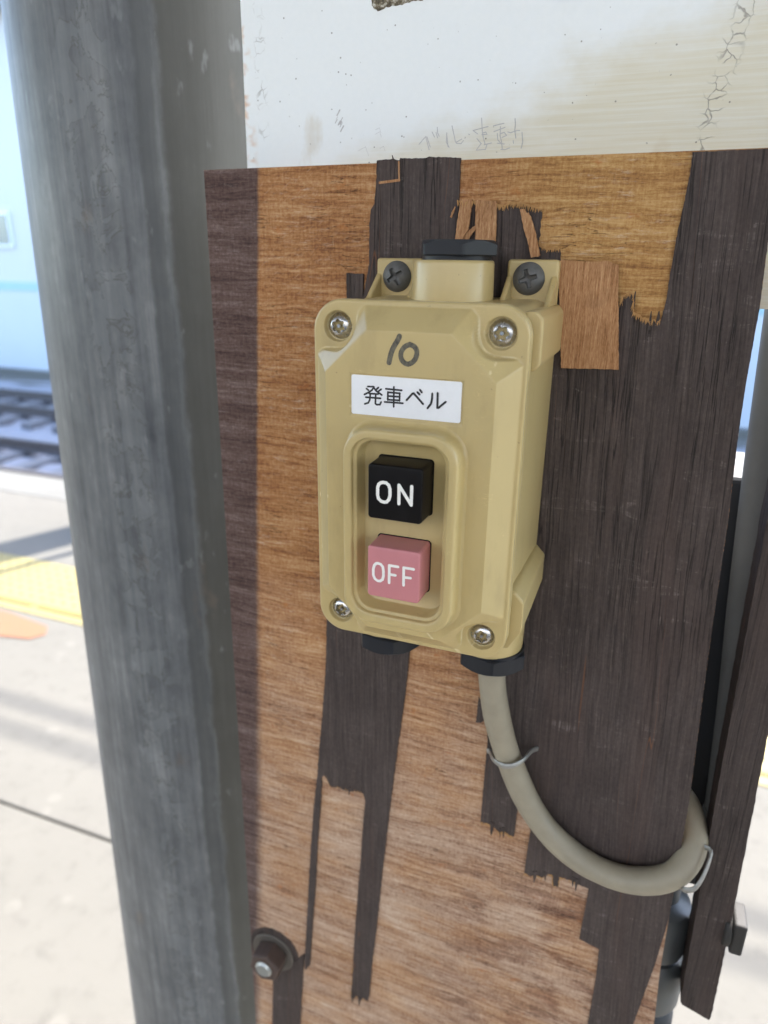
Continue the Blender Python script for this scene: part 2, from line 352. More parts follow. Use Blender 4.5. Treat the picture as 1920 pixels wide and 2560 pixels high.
# ------------------------------------------------------------------ materials
def mat_crossgrain():
    """bare inner ply: orange-brown, grain running sideways, darker along one side"""
    M = Mat("bare_ply", rough=0.82, spec=0.25)
    x, y, z = M.xyz()
    warp = M.noise(M.vscale(M.obj, (0.018, 0.05, 0.05)), 1.0, 3)
    zz = M.math('MULTIPLY_ADD', warp, 6.0, z)
    zz = M.math('MULTIPLY_ADD', x, 0.012, zz)
    v = M.comb(x, y, zz)
    g1 = M.noise(M.vscale(v, (0.024, 1, 0.46)), 1.0, 8, 0.72)         # sideways grain
    g2 = M.noise(M.vscale(v, (0.12, 1, 1.15)), 1.0, 4, 0.7)            # fine sideways fibres
    wv = M.noise(M.vscale(v, (1.05, 1, 0.09)), 1.0, 4, 0.7)            # fine upright lines
    sp = M.noise(M.vscale(v, (0.62, 1, 0.75)), 1.0, 4, 0.75)            # speckle
    blot = M.noise(M.vscale(v, (0.022, 1, 0.03)), 1.0, 4, 0.6)
    fac = M.math('ADD', M.math('MULTIPLY', g1, 0.40), M.math('ADD', M.math('MULTIPLY', g2, 0.22), M.math('ADD', M.math('MULTIPLY', wv, 0.13), M.math('MULTIPLY', sp, 0.25))))
    fac = M.math('MULTIPLY_ADD', M.math('SUBTRACT', fac, 0.5), 2.05, 0.5)
    bst = M.noise(M.vscale(v, (0.011, 1, 0.15), (5, 0, 5)), 1.0, 5, 0.65)             # broad sideways streaks
    fac = M.math('ADD', fac, M.math('ADD', M.math('MULTIPLY', M.math('SUBTRACT', blot, 0.5), 0.25), M.math('MULTIPLY', M.math('SUBTRACT', bst, 0.5), 0.45)))
    col = M.ramp(fac, [(0.25, (0.11, 0.045, 0.018)), (0.40, (0.255, 0.100, 0.030)), (0.52, (0.375, 0.170, 0.056)), (0.66, (0.49, 0.280, 0.125)), (0.85, (0.61, 0.46, 0.31))])
    bl2 = M.noise(M.vscale(v, (0.016, 1, 0.045), (21, 0, 3)), 1.0, 6, 0.68)
    low = M.math('MULTIPLY', M.step(M.math('MULTIPLY_ADD', blot, 160.0, z), 40, -150), M.math('MULTIPLY_ADD', M.step(bl2, 0.38, 0.60), 0.6, 0.4))
    grey = M.ramp(fac, [(0.25, (0.085, 0.040, 0.026)), (0.38, (0.29, 0.170, 0.110)), (0.50, (0.45, 0.305, 0.212)), (0.64, (0.56, 0.42, 0.315)), (0.85, (0.66, 0.57, 0.48))])
    col = M.mix(M.math('MULTIPLY', low, 0.85), col, grey)
    # yellowish fresh wood towards the top right
    fresh = M.math('MULTIPLY', M.step(x, -5, 40), M.step(z, 0, 60))
    col = M.mix(M.math('MULTIPLY', fresh, 0.8), col, M.ramp(fac, [(0.25, (0.15, 0.062, 0.016)), (0.42, (0.32, 0.155, 0.042)), (0.55, (0.44, 0.245, 0.072)), (0.7, (0.55, 0.35, 0.135)), (0.85, (0.66, 0.50, 0.27))]))
    # reddish and dark weathering patches low on the right
    pat = M.math('MULTIPLY', M.step(M.noise(M.vscale(v, (0.035, 1, 0.06), (11, 0, 4)), 1.0, 6, 0.68), 0.46, 0.62), M.math('MULTIPLY', M.step(z, -170, -250), M.step(x, -20, 40)))
    col = M.mix(M.math('MULTIPLY', pat, 0.7), col, M.ramp(fac, [(0.3, (0.055, 0.025, 0.018)), (0.5, (0.17, 0.068, 0.036)), (0.7, (0.36, 0.15, 0.07)), (0.85, (0.5, 0.36, 0.28))]))
    # rusty orange spots
    spt = M.step(M.noise(M.vscale(v, (0.09, 1, 0.14), (2, 0, 14)), 1.0, 4, 0.6), 0.62, 0.72)
    col = M.mix(M.math('MULTIPLY', spt, 0.5), col, (0.42, 0.135, 0.022))
    # pale scuffs along the grain and crossing lines
    sc = M.noise(M.vscale(v, (0.10, 1, 0.62), (3, 0, 9)), 1.0, 6, 0.8)
    scm = M.step(M.noise(M.vscale(v, (0.025, 1, 0.04), (6, 0, 2)), 1.0, 3), 0.38, 0.62)
    col = M.mix(M.math('MULTIPLY', M.math('MULTIPLY', M.step(sc, 0.52, 0.68), scm), 0.62), col, (0.62, 0.49, 0.37))
    sv = M.noise(M.vscale(v, (0.75, 1, 0.10), (5, 0, 2)), 1.0, 4, 0.8)
    col = M.mix(M.math('MULTIPLY', M.step(sv, 0.60, 0.74), 0.3), col, (0.64, 0.47, 0.29))
    diag = M.noise(M.vscale(M.comb(M.math('ADD', x, M.math('MULTIPLY', z, -1.3)), y, M.math('ADD', z, M.math('MULTIPLY', x, 0.8))), (0.8, 1, 0.13)), 1.0, 4, 0.7)
    dmask = M.math('MULTIPLY', M.step(diag, 0.55, 0.70), M.math('MULTIPLY', M.step(x, -20, -70), M.step(z, -30, 40)))
    col = M.mix(M.math('MULTIPLY', dmask, 0.28), col, (0.55, 0.40, 0.28))
    # dark cracks along the sideways grain
    cr = M.noise(M.vscale(v, (0.022, 1, 0.33), (0, 0, 31)), 1.0, 4, 0.5)
    crk = M.step(M.math('ABSOLUTE', M.math('SUBTRACT', cr, 0.5)), 0.007, 0.0)
    crk = M.math('MULTIPLY', crk, M.step(M.noise(M.vscale(v, (0.03, 1, 0.05), (7, 0, 1)), 1.0, 2), 0.5, 0.6))
    col = M.mix(M.math('MULTIPLY', crk, 0.8), col, (0.06, 0.025, 0.012))
    # darker band down the left side, edge follows a straight line
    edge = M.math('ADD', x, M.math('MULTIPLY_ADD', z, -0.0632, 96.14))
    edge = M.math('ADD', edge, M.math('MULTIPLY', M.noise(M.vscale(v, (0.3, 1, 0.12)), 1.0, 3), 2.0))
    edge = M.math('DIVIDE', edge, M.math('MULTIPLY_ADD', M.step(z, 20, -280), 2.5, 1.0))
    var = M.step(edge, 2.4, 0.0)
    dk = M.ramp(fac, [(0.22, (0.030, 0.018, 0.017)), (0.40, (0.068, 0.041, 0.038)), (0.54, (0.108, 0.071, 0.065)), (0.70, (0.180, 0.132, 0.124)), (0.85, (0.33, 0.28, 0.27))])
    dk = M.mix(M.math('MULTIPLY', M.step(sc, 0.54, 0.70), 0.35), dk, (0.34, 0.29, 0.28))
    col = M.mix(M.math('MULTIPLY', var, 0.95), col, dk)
    bw = M.node('ShaderNodeHueSaturation'); bw.inputs['Saturation'].default_value = 0.95; bw.inputs['Value'].default_value = 1.0; M.link(col, bw.inputs['Color'])
    M.color(bw.outputs[0])
    M.bump(M.math('SUBTRACT', fac, M.math('MULTIPLY', crk, 0.6)), 0.6, 0.5)
    return M.m

def mat_veneer(name="dark_veneer", tone=1.0, rough=0.72, tilt=True):
    """weathered dark outer veneer, grain running up and down with fine open checks"""
    M = Mat(name, rough=rough, spec=0.3)
    x, y, z = M.xyz()
    if tilt:
        t = M.math('MULTIPLY', M.step(x, -20, 100), 0.045)
        xs = M.math('ADD', x, M.math('MULTIPLY', t, z))
    else:
        xs = x
    wob = M.noise(M.vscale(M.obj, (0.06, 0.06, 0.012)), 1.0, 2)
    xs = M.math('MULTIPLY_ADD', wob, 3.0, xs)
    v = M.comb(xs, y, z)
    g = M.noise(M.vscale(v, (0.55, 0.55, 0.020)), 1.0, 5, 0.7)
    fine = M.noise(M.vscale(v, (1.15, 1.15, 0.035)), 1.0, 5, 0.72)
    blot = M.noise(M.vscale(v, (0.05, 0.05, 0.035)), 1.0, 5, 0.65)
    spk = M.noise(M.vscale(v, (0.75, 0.75, 0.5)), 1.0, 4, 0.8)
    fac = M.math('ADD', M.math('MULTIPLY', g, 0.18), M.math('ADD', M.math('MULTIPLY', fine, 0.40), M.math('ADD', M.math('MULTIPLY', blot, 0.20), M.math('MULTIPLY', spk, 0.22))))
    fac = M.math('MULTIPLY_ADD', M.math('SUBTRACT', fac, 0.5), 1.3, 0.5)
    s = tone
    col = M.ramp(fac, [(0.25, (0.016 * s, 0.0115 * s, 0.0108 * s)), (0.42, (0.041 * s, 0.0305 * s, 0.0275 * s)), (0.55, (0.064 * s, 0.0485 * s, 0.0435 * s)), (0.70, (0.100 * s, 0.079 * s, 0.071 * s)), (0.88, (0.19 * s, 0.162 * s, 0.147 * s))])
    warm = M.step(M.noise(M.vscale(v, (0.05, 0.05, 0.006), (4, 0, 2)), 1.0, 3), 0.50, 0.68)
    col = M.mix(M.math('MULTIPLY', warm, 0.28), col, (0.074 * s, 0.047 * s, 0.039 * s))
    # open checks: many fine dark lines
    ck = M.noise(M.vscale(v, (0.5, 0.5, 0.009), (17, 0, 3)), 1.0, 4, 0.6)
    chk = M.step(M.math('ABSOLUTE', M.math('SUBTRACT', ck, 0.5)), 0.026, 0.004)
    chk = M.math('MULTIPLY', chk, M.step(M.noise(M.vscale(v, (0.14, 0.14, 0.012), (9, 0, 5)), 1.0, 3), 0.40, 0.56))
    chk = M.math('MULTIPLY', chk, M.step(z, -220, 0) if tilt else 0.7)
    col = M.mix(M.math('MULTIPLY', chk, 0.85), col, (0.008, 0.006, 0.006))
    # a few long reddish splits
    sl = M.noise(M.vscale(v, (0.10, 0.10, 0.0035), (3, 0, 7)), 1.0, 2, 0.4)
    spl = M.step(M.math('ABSOLUTE', M.math('SUBTRACT', sl, 0.54)), 0.0035, 0.0005)
    spl = M.math('MULTIPLY', spl, M.step(M.noise(M.vscale(v, (0.05, 0.05, 0.01), (1, 0, 7)), 1.0, 2), 0.5, 0.6))
    col = M.mix(M.math('MULTIPLY', spl, 0.7), col, (0.16, 0.065, 0.028))
    # pale scuffs that run across the grain
    scm = M.noise(M.vscale(v, (0.035, 0.035, 0.13), (2, 0, 8)), 1.0, 5, 0.72, 1.4)
    scf = M.math('MULTIPLY', M.step(scm, 0.56, 0.74), M.step(fine, 0.46, 0.64))
    col = M.mix(M.math('MULTIPLY', scf, 0.6), col, (0.25, 0.215, 0.20))
    M.color(col)
    M.bump(M.math('SUBTRACT', fac, M.math('MULTIPLY', chk, 0.8)), 0.7, 0.6)
    return M.m

def mat_tanply():
    M = Mat("tan_ply", rough=0.8, spec=0.2)
    x, y, z = M.xyz()
    g = M.noise(M.vscale(M.obj, (1.3, 1.3, 0.06)), 1.0, 6, 0.7)
    f = M.noise(M.vscale(M.obj, (3.0, 3.0, 0.5)), 1.0, 4, 0.7)
    fac = M.math('ADD', M.math('MULTIPLY', g, 0.6), M.math('MULTIPLY', f, 0.4))
    col = M.ramp(fac, [(0.33, (0.15, 0.062, 0.026)), (0.46, (0.33, 0.165, 0.075)), (0.58, (0.47, 0.265, 0.132)), (0.72, (0.64, 0.46, 0.29))])
    st = M.noise(M.vscale(M.obj, (0.06, 0.06, 0.07), (1, 0, 5)), 1.0, 4)
    col = M.mix(M.math('MULTIPLY', M.step(st, 0.52, 0.70), 0.4), col, (0.15, 0.075, 0.04))
    M.color(col); M.bump(fac, 0.6, 0.45)
    return M.m

def mat_plastic(name, c, rough=0.38, grime=0.5, dirt=(0.16, 0.11, 0.05), spec=0.45, wear_highlight=None):
    M = Mat(name, rough=rough, spec=spec)
    x, y, z = M.xyz()
    n = M.noise(M.vscale(M.obj, (0.035, 0.035, 0.035)), 1.0, 4)
    col = M.mix(n, tuple(v * 0.90 for v in c), tuple(min(1, v * 1.07) for v in c))
    sp = M.noise(M.obj, 0.55, 2, 0.5)
    col = M.mix(M.math('MULTIPLY', M.step(sp, 0.74, 0.80), 0.55 * grime), col, dirt)
    stn = M.noise(M.vscale(M.obj, (0.09, 0.09, 0.03), (3, 1, 2)), 1.0, 5, 0.65)
    col = M.mix(M.math('MULTIPLY', M.step(stn, 0.48, 0.72), 0.17 * grime), col, dirt)
    scr = M.noise(M.vscale(M.obj, (0.10, 0.10, 0.55), (13, 5, 2)), 1.0, 3, 0.5, 1.5)
    scl = M.math('MULTIPLY', M.step(M.math('ABSOLUTE', M.math('SUBTRACT', scr, 0.5)), 0.006, 0.001), M.step(M.noise(M.vscale(M.obj, (0.06, 0.06, 0.06), (1, 2, 8)), 1.0, 2), 0.56, 0.64))
    col = M.mix(M.math('MULTIPLY', scl, 0.5 * grime), col, tuple(min(0.8, q * 1.45 + 0.03) for q in c))
    if wear_highlight is not None:                                   # sharp edges coloured paler: rubbed plastic plus their highlight lines
        g = M.node("ShaderNodeNewGeometry")
        e = M.step(g.outputs["Pointiness"], 0.515, 0.56)
        e = M.math('MULTIPLY', e, M.math('MULTIPLY_ADD', M.step(M.noise(M.vscale(M.obj, (0.25, 0.25, 0.25), (7, 7, 7)), 1.0, 3), 0.35, 0.6), 0.6, 0.25))
        col = M.mix(e, col, wear_highlight)
    M.color(col)
    M.roughness(M.math('ADD', M.math('MULTIPLY', n, 0.14), rough - 0.06))
    M.bump(M.noise(M.obj, 2.2, 3, 0.6), 0.05, 0.1)
    M.b.inputs['Coat Weight'].default_value = 0.25 if spec > 0.4 else 0.0
    M.b.inputs['Coat Roughness'].default_value = 0.22
    return M.m

def mat_pole():
    """old painted pole: grey coats, streaked and flaking"""
    M = Mat("weathered_grey_paint", rough=0.5, spec=0.5)
    v = M.obj
    x, y, z = M.xyz()
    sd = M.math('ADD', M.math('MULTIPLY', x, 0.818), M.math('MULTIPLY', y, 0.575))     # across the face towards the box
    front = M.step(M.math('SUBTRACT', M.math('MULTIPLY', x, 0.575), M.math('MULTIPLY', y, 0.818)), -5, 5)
    st = M.noise(M.vscale(v, (0.17, 0.17, 0.006)), 1.0, 6, 0.62)
    mo = M.noise(M.vscale(v, (0.035, 0.035, 0.025)), 1.0, 5, 0.65)
    fine = M.noise(M.vscale(v, (0.35, 0.35, 0.10)), 1.0, 4, 0.7)
    fac = M.math('ADD', M.math('MULTIPLY', st, 0.48), M.math('ADD', M.math('MULTIPLY', mo, 0.42), M.math('MULTIPLY', fine, 0.12)))
    col = M.ramp(fac, [(0.34, (0.050, 0.055, 0.062)), (0.45, (0.093, 0.100, 0.108)), (0.55, (0.137, 0.145, 0.151)), (0.68, (0.23, 0.238, 0.24))])
    # flaking coat on the side that faces the front
    fl = M.noise(M.vscale(v, (0.055, 0.055, 0.050), (2, 5, 1)), 1.0, 4, 0.6, 0.8)
    band = M.math('MULTIPLY', front, M.math('MULTIPLY', M.step(sd, -36, -28), M.step(sd, -4, -10)))
    flk = M.math('MULTIPLY', M.step(fl, 0.49, 0.53), band)
    col = M.mix(M.math('MULTIPLY', flk, 0.16), col, (0.24, 0.262, 0.27))
    rimn = M.step(M.math('ABSOLUTE', M.math('SUBTRACT', fl, 0.505)), 0.014, 0.002)
    col = M.mix(M.math('MULTIPLY', M.math('MULTIPLY', rimn, band), 0.55), col, (0.06, 0.06, 0.052))
    # dark seam with shading, then the pole's shaded right side painted brown
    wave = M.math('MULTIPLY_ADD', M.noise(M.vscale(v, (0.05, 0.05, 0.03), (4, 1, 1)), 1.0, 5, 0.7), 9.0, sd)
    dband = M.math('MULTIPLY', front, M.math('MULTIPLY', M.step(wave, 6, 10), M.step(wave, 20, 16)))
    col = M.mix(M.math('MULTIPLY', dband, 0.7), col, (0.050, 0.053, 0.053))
    shade_brn = M.math('MULTIPLY', front, M.step(wave, 17, 22))
    col = M.mix(M.math('MULTIPLY', shade_brn, 0.85), col, (0.048, 0.046, 0.036))
    rust = M.step(M.noise(M.vscale(v, (0.045, 0.045, 0.02), (8, 2, 4)), 1.0, 5), 0.64, 0.76)
    col = M.mix(M.math('MULTIPLY', rust, 0.4), col, (0.15, 0.11, 0.08))
    pale = M.step(M.noise(M.vscale(v, (0.12, 0.12, 0.05), (1, 9, 4)), 1.0, 3), 0.64, 0.74)
    col = M.mix(M.math('MULTIPLY', pale, 0.22), col, (0.33, 0.345, 0.35))
    M.color(col)
    M.bump(M.math('ADD', fac, M.math('MULTIPLY', flk, 0.4)), 0.3, 0.8)
    return M.m

def mat_sign():
    """white painted board: yellowed lower right, fine specks, cracked paint near both sides, rust at the left edge"""
    M = Mat("old_white_paint", rough=0.42, spec=0.5)
    x, y, z = M.xyz()
    v = M.obj
    big = M.noise(M.vscale(v, (0.013, 0.013, 0.02)), 1.0, 5, 0.6)
    fine = M.noise(M.vscale(v, (0.4, 0.4, 0.4)), 1.0, 4, 0.7)
    col = M.mix(fine, (0.77, 0.81, 0.82), (0.83, 0.86, 0.865))
    # yellowing: along the bottom edge and to the right
    yl = M.math('ADD', M.math('MULTIPLY', M.math('SUBTRACT', 141.0, z), 0.020), M.math('MULTIPLY', x, 0.0075))
    yl = M.math('ADD', yl, M.math('MULTIPLY', M.math('SUBTRACT', big, 0.5), 2.2))
    ym = M.step(yl, 0.0, 0.75)
    lines = M.noise(M.vscale(v, (0.02, 0.02, 0.9)), 1.0, 4, 0.6)
    col = M.mix(M.math('MULTIPLY', ym, M.math('MULTIPLY_ADD', lines, 0.8, 0.22)), col, (0.58, 0.50, 0.30))
    col = M.mix(M.math('MULTIPLY', M.step(lines, 0.60, 0.72), M.math('MULTIPLY', ym, 0.45)), col, (0.80, 0.80, 0.72))
    # brown stains
    bs = M.noise(M.vscale(v, (0.05, 0.05, 0.03), (5, 0, 9)), 1.0, 4)
    col = M.mix(M.math('MULTIPLY', M.step(bs, 0.64, 0.78), 0.35), col, (0.50, 0.38, 0.20))
    # specks
    sp = M.voronoi(v, 0.33)
    spk = M.math('MULTIPLY', M.step(sp, 0.13, 0.08), M.step(M.noise(M.vscale(v, (0.3, 0.3, 0.3), (1, 1, 1)), 1.0, 2), 0.52, 0.58))
    col = M.mix(M.math('MULTIPLY', spk, 0.7), col, (0.10, 0.085, 0.06))
    # cracked paint in two upright bands
    wv = M.comb(M.math('MULTIPLY_ADD', M.noise(M.vscale(v, (0.12, 0.12, 0.12)), 1.0, 3), 7.0, x), y, M.math('MULTIPLY_ADD', M.noise(M.vscale(v, (0.12, 0.12, 0.12), (9, 3, 1)), 1.0, 3), 7.0, z))
    cell = M.voronoi(wv, 0.24, 'DISTANCE_TO_EDGE')
    bandR = M.math('SUBTRACT', x, M.math('MULTIPLY_ADD', z, 0.20, 55.5))
    mR = M.math('MULTIPLY', M.step(bandR, -5.0, -1.0), M.step(bandR, 5.0, 1.0))
    bandL = M.math('SUBTRACT', x, -93.5)
    mL = M.math('MULTIPLY', M.step(bandL, -3.5, -0.5), M.step(bandL, 3.5, 0.5))
    mb = M.math('MAXIMUM', mR, M.math('MULTIPLY', mL, 0.7))
    brk = M.step(M.noise(M.vscale(v, (0.09, 0.09, 0.09), (4, 4, 4)), 1.0, 3), 0.42, 0.56)
    crack = M.math('MULTIPLY', M.step(cell, 0.055, 0.012), M.math('MULTIPLY', mb, brk))
    col = M.mix(M.math('MULTIPLY', crack, 0.7), col, (0.22, 0.20, 0.17))
    # rust spots at the left edge
    re = M.math('MULTIPLY', M.step(x, -95.5, -100.5), M.step(M.noise(M.vscale(v, (0.05, 0.05, 0.075), (2, 6, 4)), 1.0, 3), 0.50, 0.62))
    col = M.mix(M.math('MULTIPLY', re, 0.9), col, (0.55, 0.24, 0.03))
    # lilac smudge at the top
    col = M.mix(M.math('MULTIPLY', M.step(M.math('ADD', M.math('POWER', M.math('SUBTRACT', x, 28.0), 2.0), M.math('POWER', M.math('SUBTRACT', z, 170.0), 2.0)), 130.0, 10.0), 0.35), col, (0.42, 0.44, 0.60))
    M.color(col)
    M.bump(M.math('SUBTRACT', M.math('MULTIPLY', fine, 0.2), crack), 0.5, 0.4)
    return M.m

def mat_simple(name, c, rough=0.6, metal=0.0, var=0.25, scale=0.2, bump=0.15, dist=0.3, spec=0.5, stretch=(1, 1, 1)):
    M = Mat(name, rough=rough, metal=metal, spec=spec)
    n = M.noise(M.vscale(M.obj, tuple(scale * s for s in stretch)), 1.0, 5, 0.6)
    M.color(M.mix(n, tuple(v * (1 - var) for v in c), tuple(min(1, v * (1 + var)) for v in c)))
    M.roughness(M.math('MULTIPLY_ADD', n, 0.25, rough - 0.12))
    if bump: M.bump(n, bump, dist)
    return M.m

def mat_concrete(name, c, joint=False):
    M = Mat(name, rough=0.9, spec=0.25)
    a = M.noise(M.vscale(M.obj, (0.0016, 0.0016, 0.0016)), 1.0, 6, 0.62)
    b = M.noise(M.vscale(M.obj, (0.02, 0.02, 0.02)), 1.0, 6, 0.65)
    col = M.mix(a, tuple(v * 0.80 for v in c), tuple(v * 1.15 for v in c))
    col = M.mix(M.math('MULTIPLY', M.step(b, 0.5, 0.72), 0.4), col, tuple(v * 0.62 for v in c))
    peb = M.step(M.voronoi(M.obj, 0.012), 0.30, 0.16)
    pm = M.step(M.noise(M.vscale(M.obj, (0.004, 0.004, 0.004), (3, 3, 3)), 1.0, 3), 0.52, 0.60)
    col = M.mix(M.math('MULTIPLY', M.math('MULTIPLY', peb, pm), 0.22), col, tuple(min(0.8, v * 1.6) for v in c))
    M.color(col)
    M.bump(b, 0.4, 3.0)
    return M.m

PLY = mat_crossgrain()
VENEER = mat_veneer(tone=1.08)
TAN = mat_tanply()
BOX = mat_plastic("tan_plastic", (0.50, 0.386, 0.173), 0.34, 0.9, wear_highlight=(0.68, 0.58, 0.34))
BOXLID = BOX
BOX = mat_plastic("tan_plastic_body", (0.50, 0.386, 0.173), 0.34, 0.9)
BLACKBTN = mat_plastic("black_button_plastic", (0.008, 0.007, 0.007), 0.34, 0.3, (0.08, 0.08, 0.08), 0.13)
PINK = mat_plastic("faded_pink_plastic", (0.54, 0.205, 0.22), 0.38, 0.4, (0.30, 0.09, 0.10))
NUT = mat_plastic("black_nylon", (0.014, 0.016, 0.021), 0.42, 0.6, (0.10, 0.10, 0.11), 0.3)
WHITE_INK = mat_simple("white_filled_engraving", (0.80, 0.79, 0.75), 0.6, var=0.08, scale=1.2, bump=0)
BLACK_INK = mat_simple("black_print", (0.012, 0.012, 0.013), 0.5, var=0.2, bump=0)
LABEL = mat_simple("white_label_tape", (0.80, 0.81, 0.83), 0.35, var=0.05, scale=0.5, bump=0.03)
STEEL = mat_simple("bright_stainless", (0.52, 0.51, 0.50), 0.25, metal=1.0, var=0.15, scale=0.8, bump=0.05)
BLACKSCREW = mat_simple("dusty_black_screw", (0.11, 0.11, 0.108), 0.5, metal=0.1, var=0.35, scale=0.8, bump=0.25)
GALV = mat_simple("dull_galvanised_steel", (0.36, 0.36, 0.345), 0.5, metal=0.9, var=0.3, scale=0.5, bump=0.2)
RUSTNUT = mat_simple("rusty_brown_steel", (0.072, 0.046, 0.037), 0.65, metal=0.0, var=0.5, scale=0.3, bump=0.4)
DARKBOLT = mat_simple("blackened_bolt_steel", (0.022, 0.020, 0.018), 0.7, var=0.4, scale=0.2, bump=0.3)
WASHER = mat_simple("stained_washer_steel", (0.13, 0.115, 0.10), 0.5, metal=0.5, var=0.4, scale=0.2, bump=0.3)
BOLT_END = mat_simple("worn_bolt_end", (0.40, 0.42, 0.41), 0.35, metal=0.8, var=0.2, scale=0.3, bump=0.1)
CABLE = mat_simple("grey_beige_cable_sheath", (0.29, 0.255, 0.188), 0.48, var=0.24, scale=0.09, bump=0.05)
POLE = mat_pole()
SIGN = mat_sign()
PENCIL = mat_simple("pencil", (0.46, 0.46, 0.46), 0.5, var=0.25, scale=1.2, bump=0)
BATTEN = mat_veneer("dark_batten_wood", 0.92, 0.7, tilt=False)
PIPE = mat_simple("grey_conduit_paint", (0.13, 0.132, 0.130), 0.5, var=0.25, scale=0.05, bump=0.15, spec=0.2)
DARKSTEEL = mat_simple("dark_paint", (0.012, 0.014, 0.018), 0.6, var=0.3, scale=0.05, bump=0.2)
PVC = mat_simple("dark_grey_pvc", (0.060, 0.066, 0.068), 0.45, var=0.2, scale=0.08, bump=0.1)
def mat_marker():
    M = Mat("felt_marker", rough=0.55)
    n = M.noise(M.vscale(M.obj, (0.8, 0.8, 0.35)), 1.0, 5, 0.7)
    M.color(M.mix(M.step(n, 0.25, 0.75), (0.018, 0.019, 0.022), (0.17, 0.15, 0.10)))
    return M.m
MARKER = mat_marker()

# ------------------------------------------------------------------ setting: platform, tracks, building opposite
CONC = mat_concrete("platform_concrete", (0.120, 0.112, 0.095))
CONC2 = mat_concrete("edge_concrete", (0.132, 0.127, 0.112))
YELLOW = mat_simple("yellow_tactile_paint", (0.21, 0.172, 0.062), 0.7, var=0.12, scale=0.02, bump=0.2, dist=2)
YELLOW2 = mat_simple("worn_yellow_bar", (0.17, 0.135, 0.035), 0.7, var=0.12, scale=0.02, bump=0.2, dist=2)
ORANGE = mat_simple("orange_paint", (0.19, 0.080, 0.034), 0.7, var=0.1, scale=0.02, bump=0)
BALLAST = mat_concrete("ballast_stone", (0.25, 0.25, 0.27))
RAIL = mat_simple("rail_steel", (0.13, 0.115, 0.11), 0.45, metal=0.6, var=0.3, scale=0.02, bump=0.2, dist=2)
SLEEPER = mat_simple("dark_sleeper_wood", (0.15, 0.145, 0.15), 0.85, var=0.4, scale=0.02, bump=0.5, dist=3, stretch=(3, 0.2, 1))
WALLW = mat_simple("white_wall_paint", (0.46, 0.47, 0.49), 0.7, var=0.05, scale=0.0008, bump=0)
WALLB = mat_simple("pale_blue_wall_paint", (0.44, 0.47, 0.50), 0.7, var=0.06, scale=0.0008, bump=0)
TEAL = mat_simple("teal_band_paint", (0.28, 0.42, 0.44), 0.6, var=0.1, scale=0.002, bump=0)
PANE = mat_simple("window_glass", (0.10, 0.15, 0.16), 0.08, var=0.1, scale=0.002, bump=0, spec=0.8)
FRAME = mat_simple("pale_window_frame", (0.62, 0.66, 0.68), 0.5, var=0.05, bump=0)
SHRUB = mat_simple("weed_leaves", (0.055, 0.075, 0.03), 0.7, var=0.5, scale=0.01, bump=0)
ROOFM = mat_simple("roof_sheet", (0.36, 0.365, 0.36), 0.6, var=0.15, scale=0.003, bump=0)

def m_box(name, b, mat, parent=None, bev=0.0, loc=None):
    v, f = box(*b)
    o = add_mesh(name, v, f, mat, parent, smooth=False, loc=loc)
    if bev: bevel(o, bev, 2)
    return o

platform = m_box("platform", (-30, 30, -9.5, 3.10, -1.10, -0.06), CONC, None)
tag(platform, kind="structure")
for name, y0, y1, mt in (("concrete_slab", -9.5, 0.765, CONC), ("concrete_slab", 0.771, 1.612, CONC),
                         ("concrete_slab", 2.045, 2.795, CONC), ("coping_slab", 2.800, 3.13, CONC2)):
    m_box(name, (-30, 30, y0, y1, -0.0595, 0.0), mt, platform, 0.004)
# yellow warning blocks: rows of studs, a bar on the side away from the tracks
def tactile(bump_cols=5):
    parts = [box(-0.1485, 0.1485, 0, 0.427, -0.0595, 0.001)]
    for i in range(5):
        for j in range(6):
            cx = -0.12 + 0.06 * i; cy = 0.125 + 0.053 * j
            parts.append(lathe([(0.0001, 0.0011), (0.0115, 0.0011), (0.0080, 0.0058), (0.0001, 0.0060)], 12, cx, cy))
    return merge(parts)
tv, tf = tactile()
tile_me = None
paving = m_box("tactile_bedding", (-30, 30, 1.612, 2.045, -0.0598, -0.056), CONC2, platform)
bar_me = None
for i in range(60):
    x = -9.0 + 0.3 * i
    if tile_me is None:
        t = add_mesh("tactile_block", tv, tf, YELLOW, platform, smooth=False, loc=(x, 1.615, 0)); tile_me = t.data
        bv, bf = box(-0.135, 0.135, 0.045, 0.075, 0.0012, 0.0062)
        b = add_mesh("tactile_bar", bv, bf, YELLOW2, t, smooth=False); bevel(b, 0.002); bar_me = b.data
    else:
        t = put(bpy.data.objects.new("tactile_block", tile_me), platform); t.location = (x, 1.615, 0)
        b = put(bpy.data.objects.new("tactile_bar", bar_me), t); bevel(b, 0.002)
# orange painted mark on the concrete
opoly = [(-2.60, 1.585), (-2.30, 1.582), (-2.06, 1.55), (-2.02, 1.50), (-2.05, 1.45), (-2.20, 1.42), (-2.60, 1.40)]
mk = add_mesh("orange_floor_mark", [(x, y, 0.004) for x, y in opoly], [tuple(range(len(opoly)))], ORANGE, platform, smooth=False)

bed = []
nx, ny = 130, 60
V = []; F = []
for j in range(ny + 1):
    for i in range(nx + 1):
        x = -34 + 58 * i / nx; y = 3.0 + 8.0 * j / ny
        V.append((x, y, -1.10 + rng.uniform(-0.03, 0.03) + 0.03 * math.sin(y * 2.4)))
for j in range(ny):
    for i in range(nx):
        a = j * (nx + 1) + i; F.append((a, a + 1, a + nx + 2, a + nx + 1))
tag(add_mesh("track_bed", V, F, BALLAST, None, smooth=False), kind="structure")
tag(m_box("ground", (-160, 160, 10.9, 200, -1.4, -1.08), CONC2, None), kind="structure")

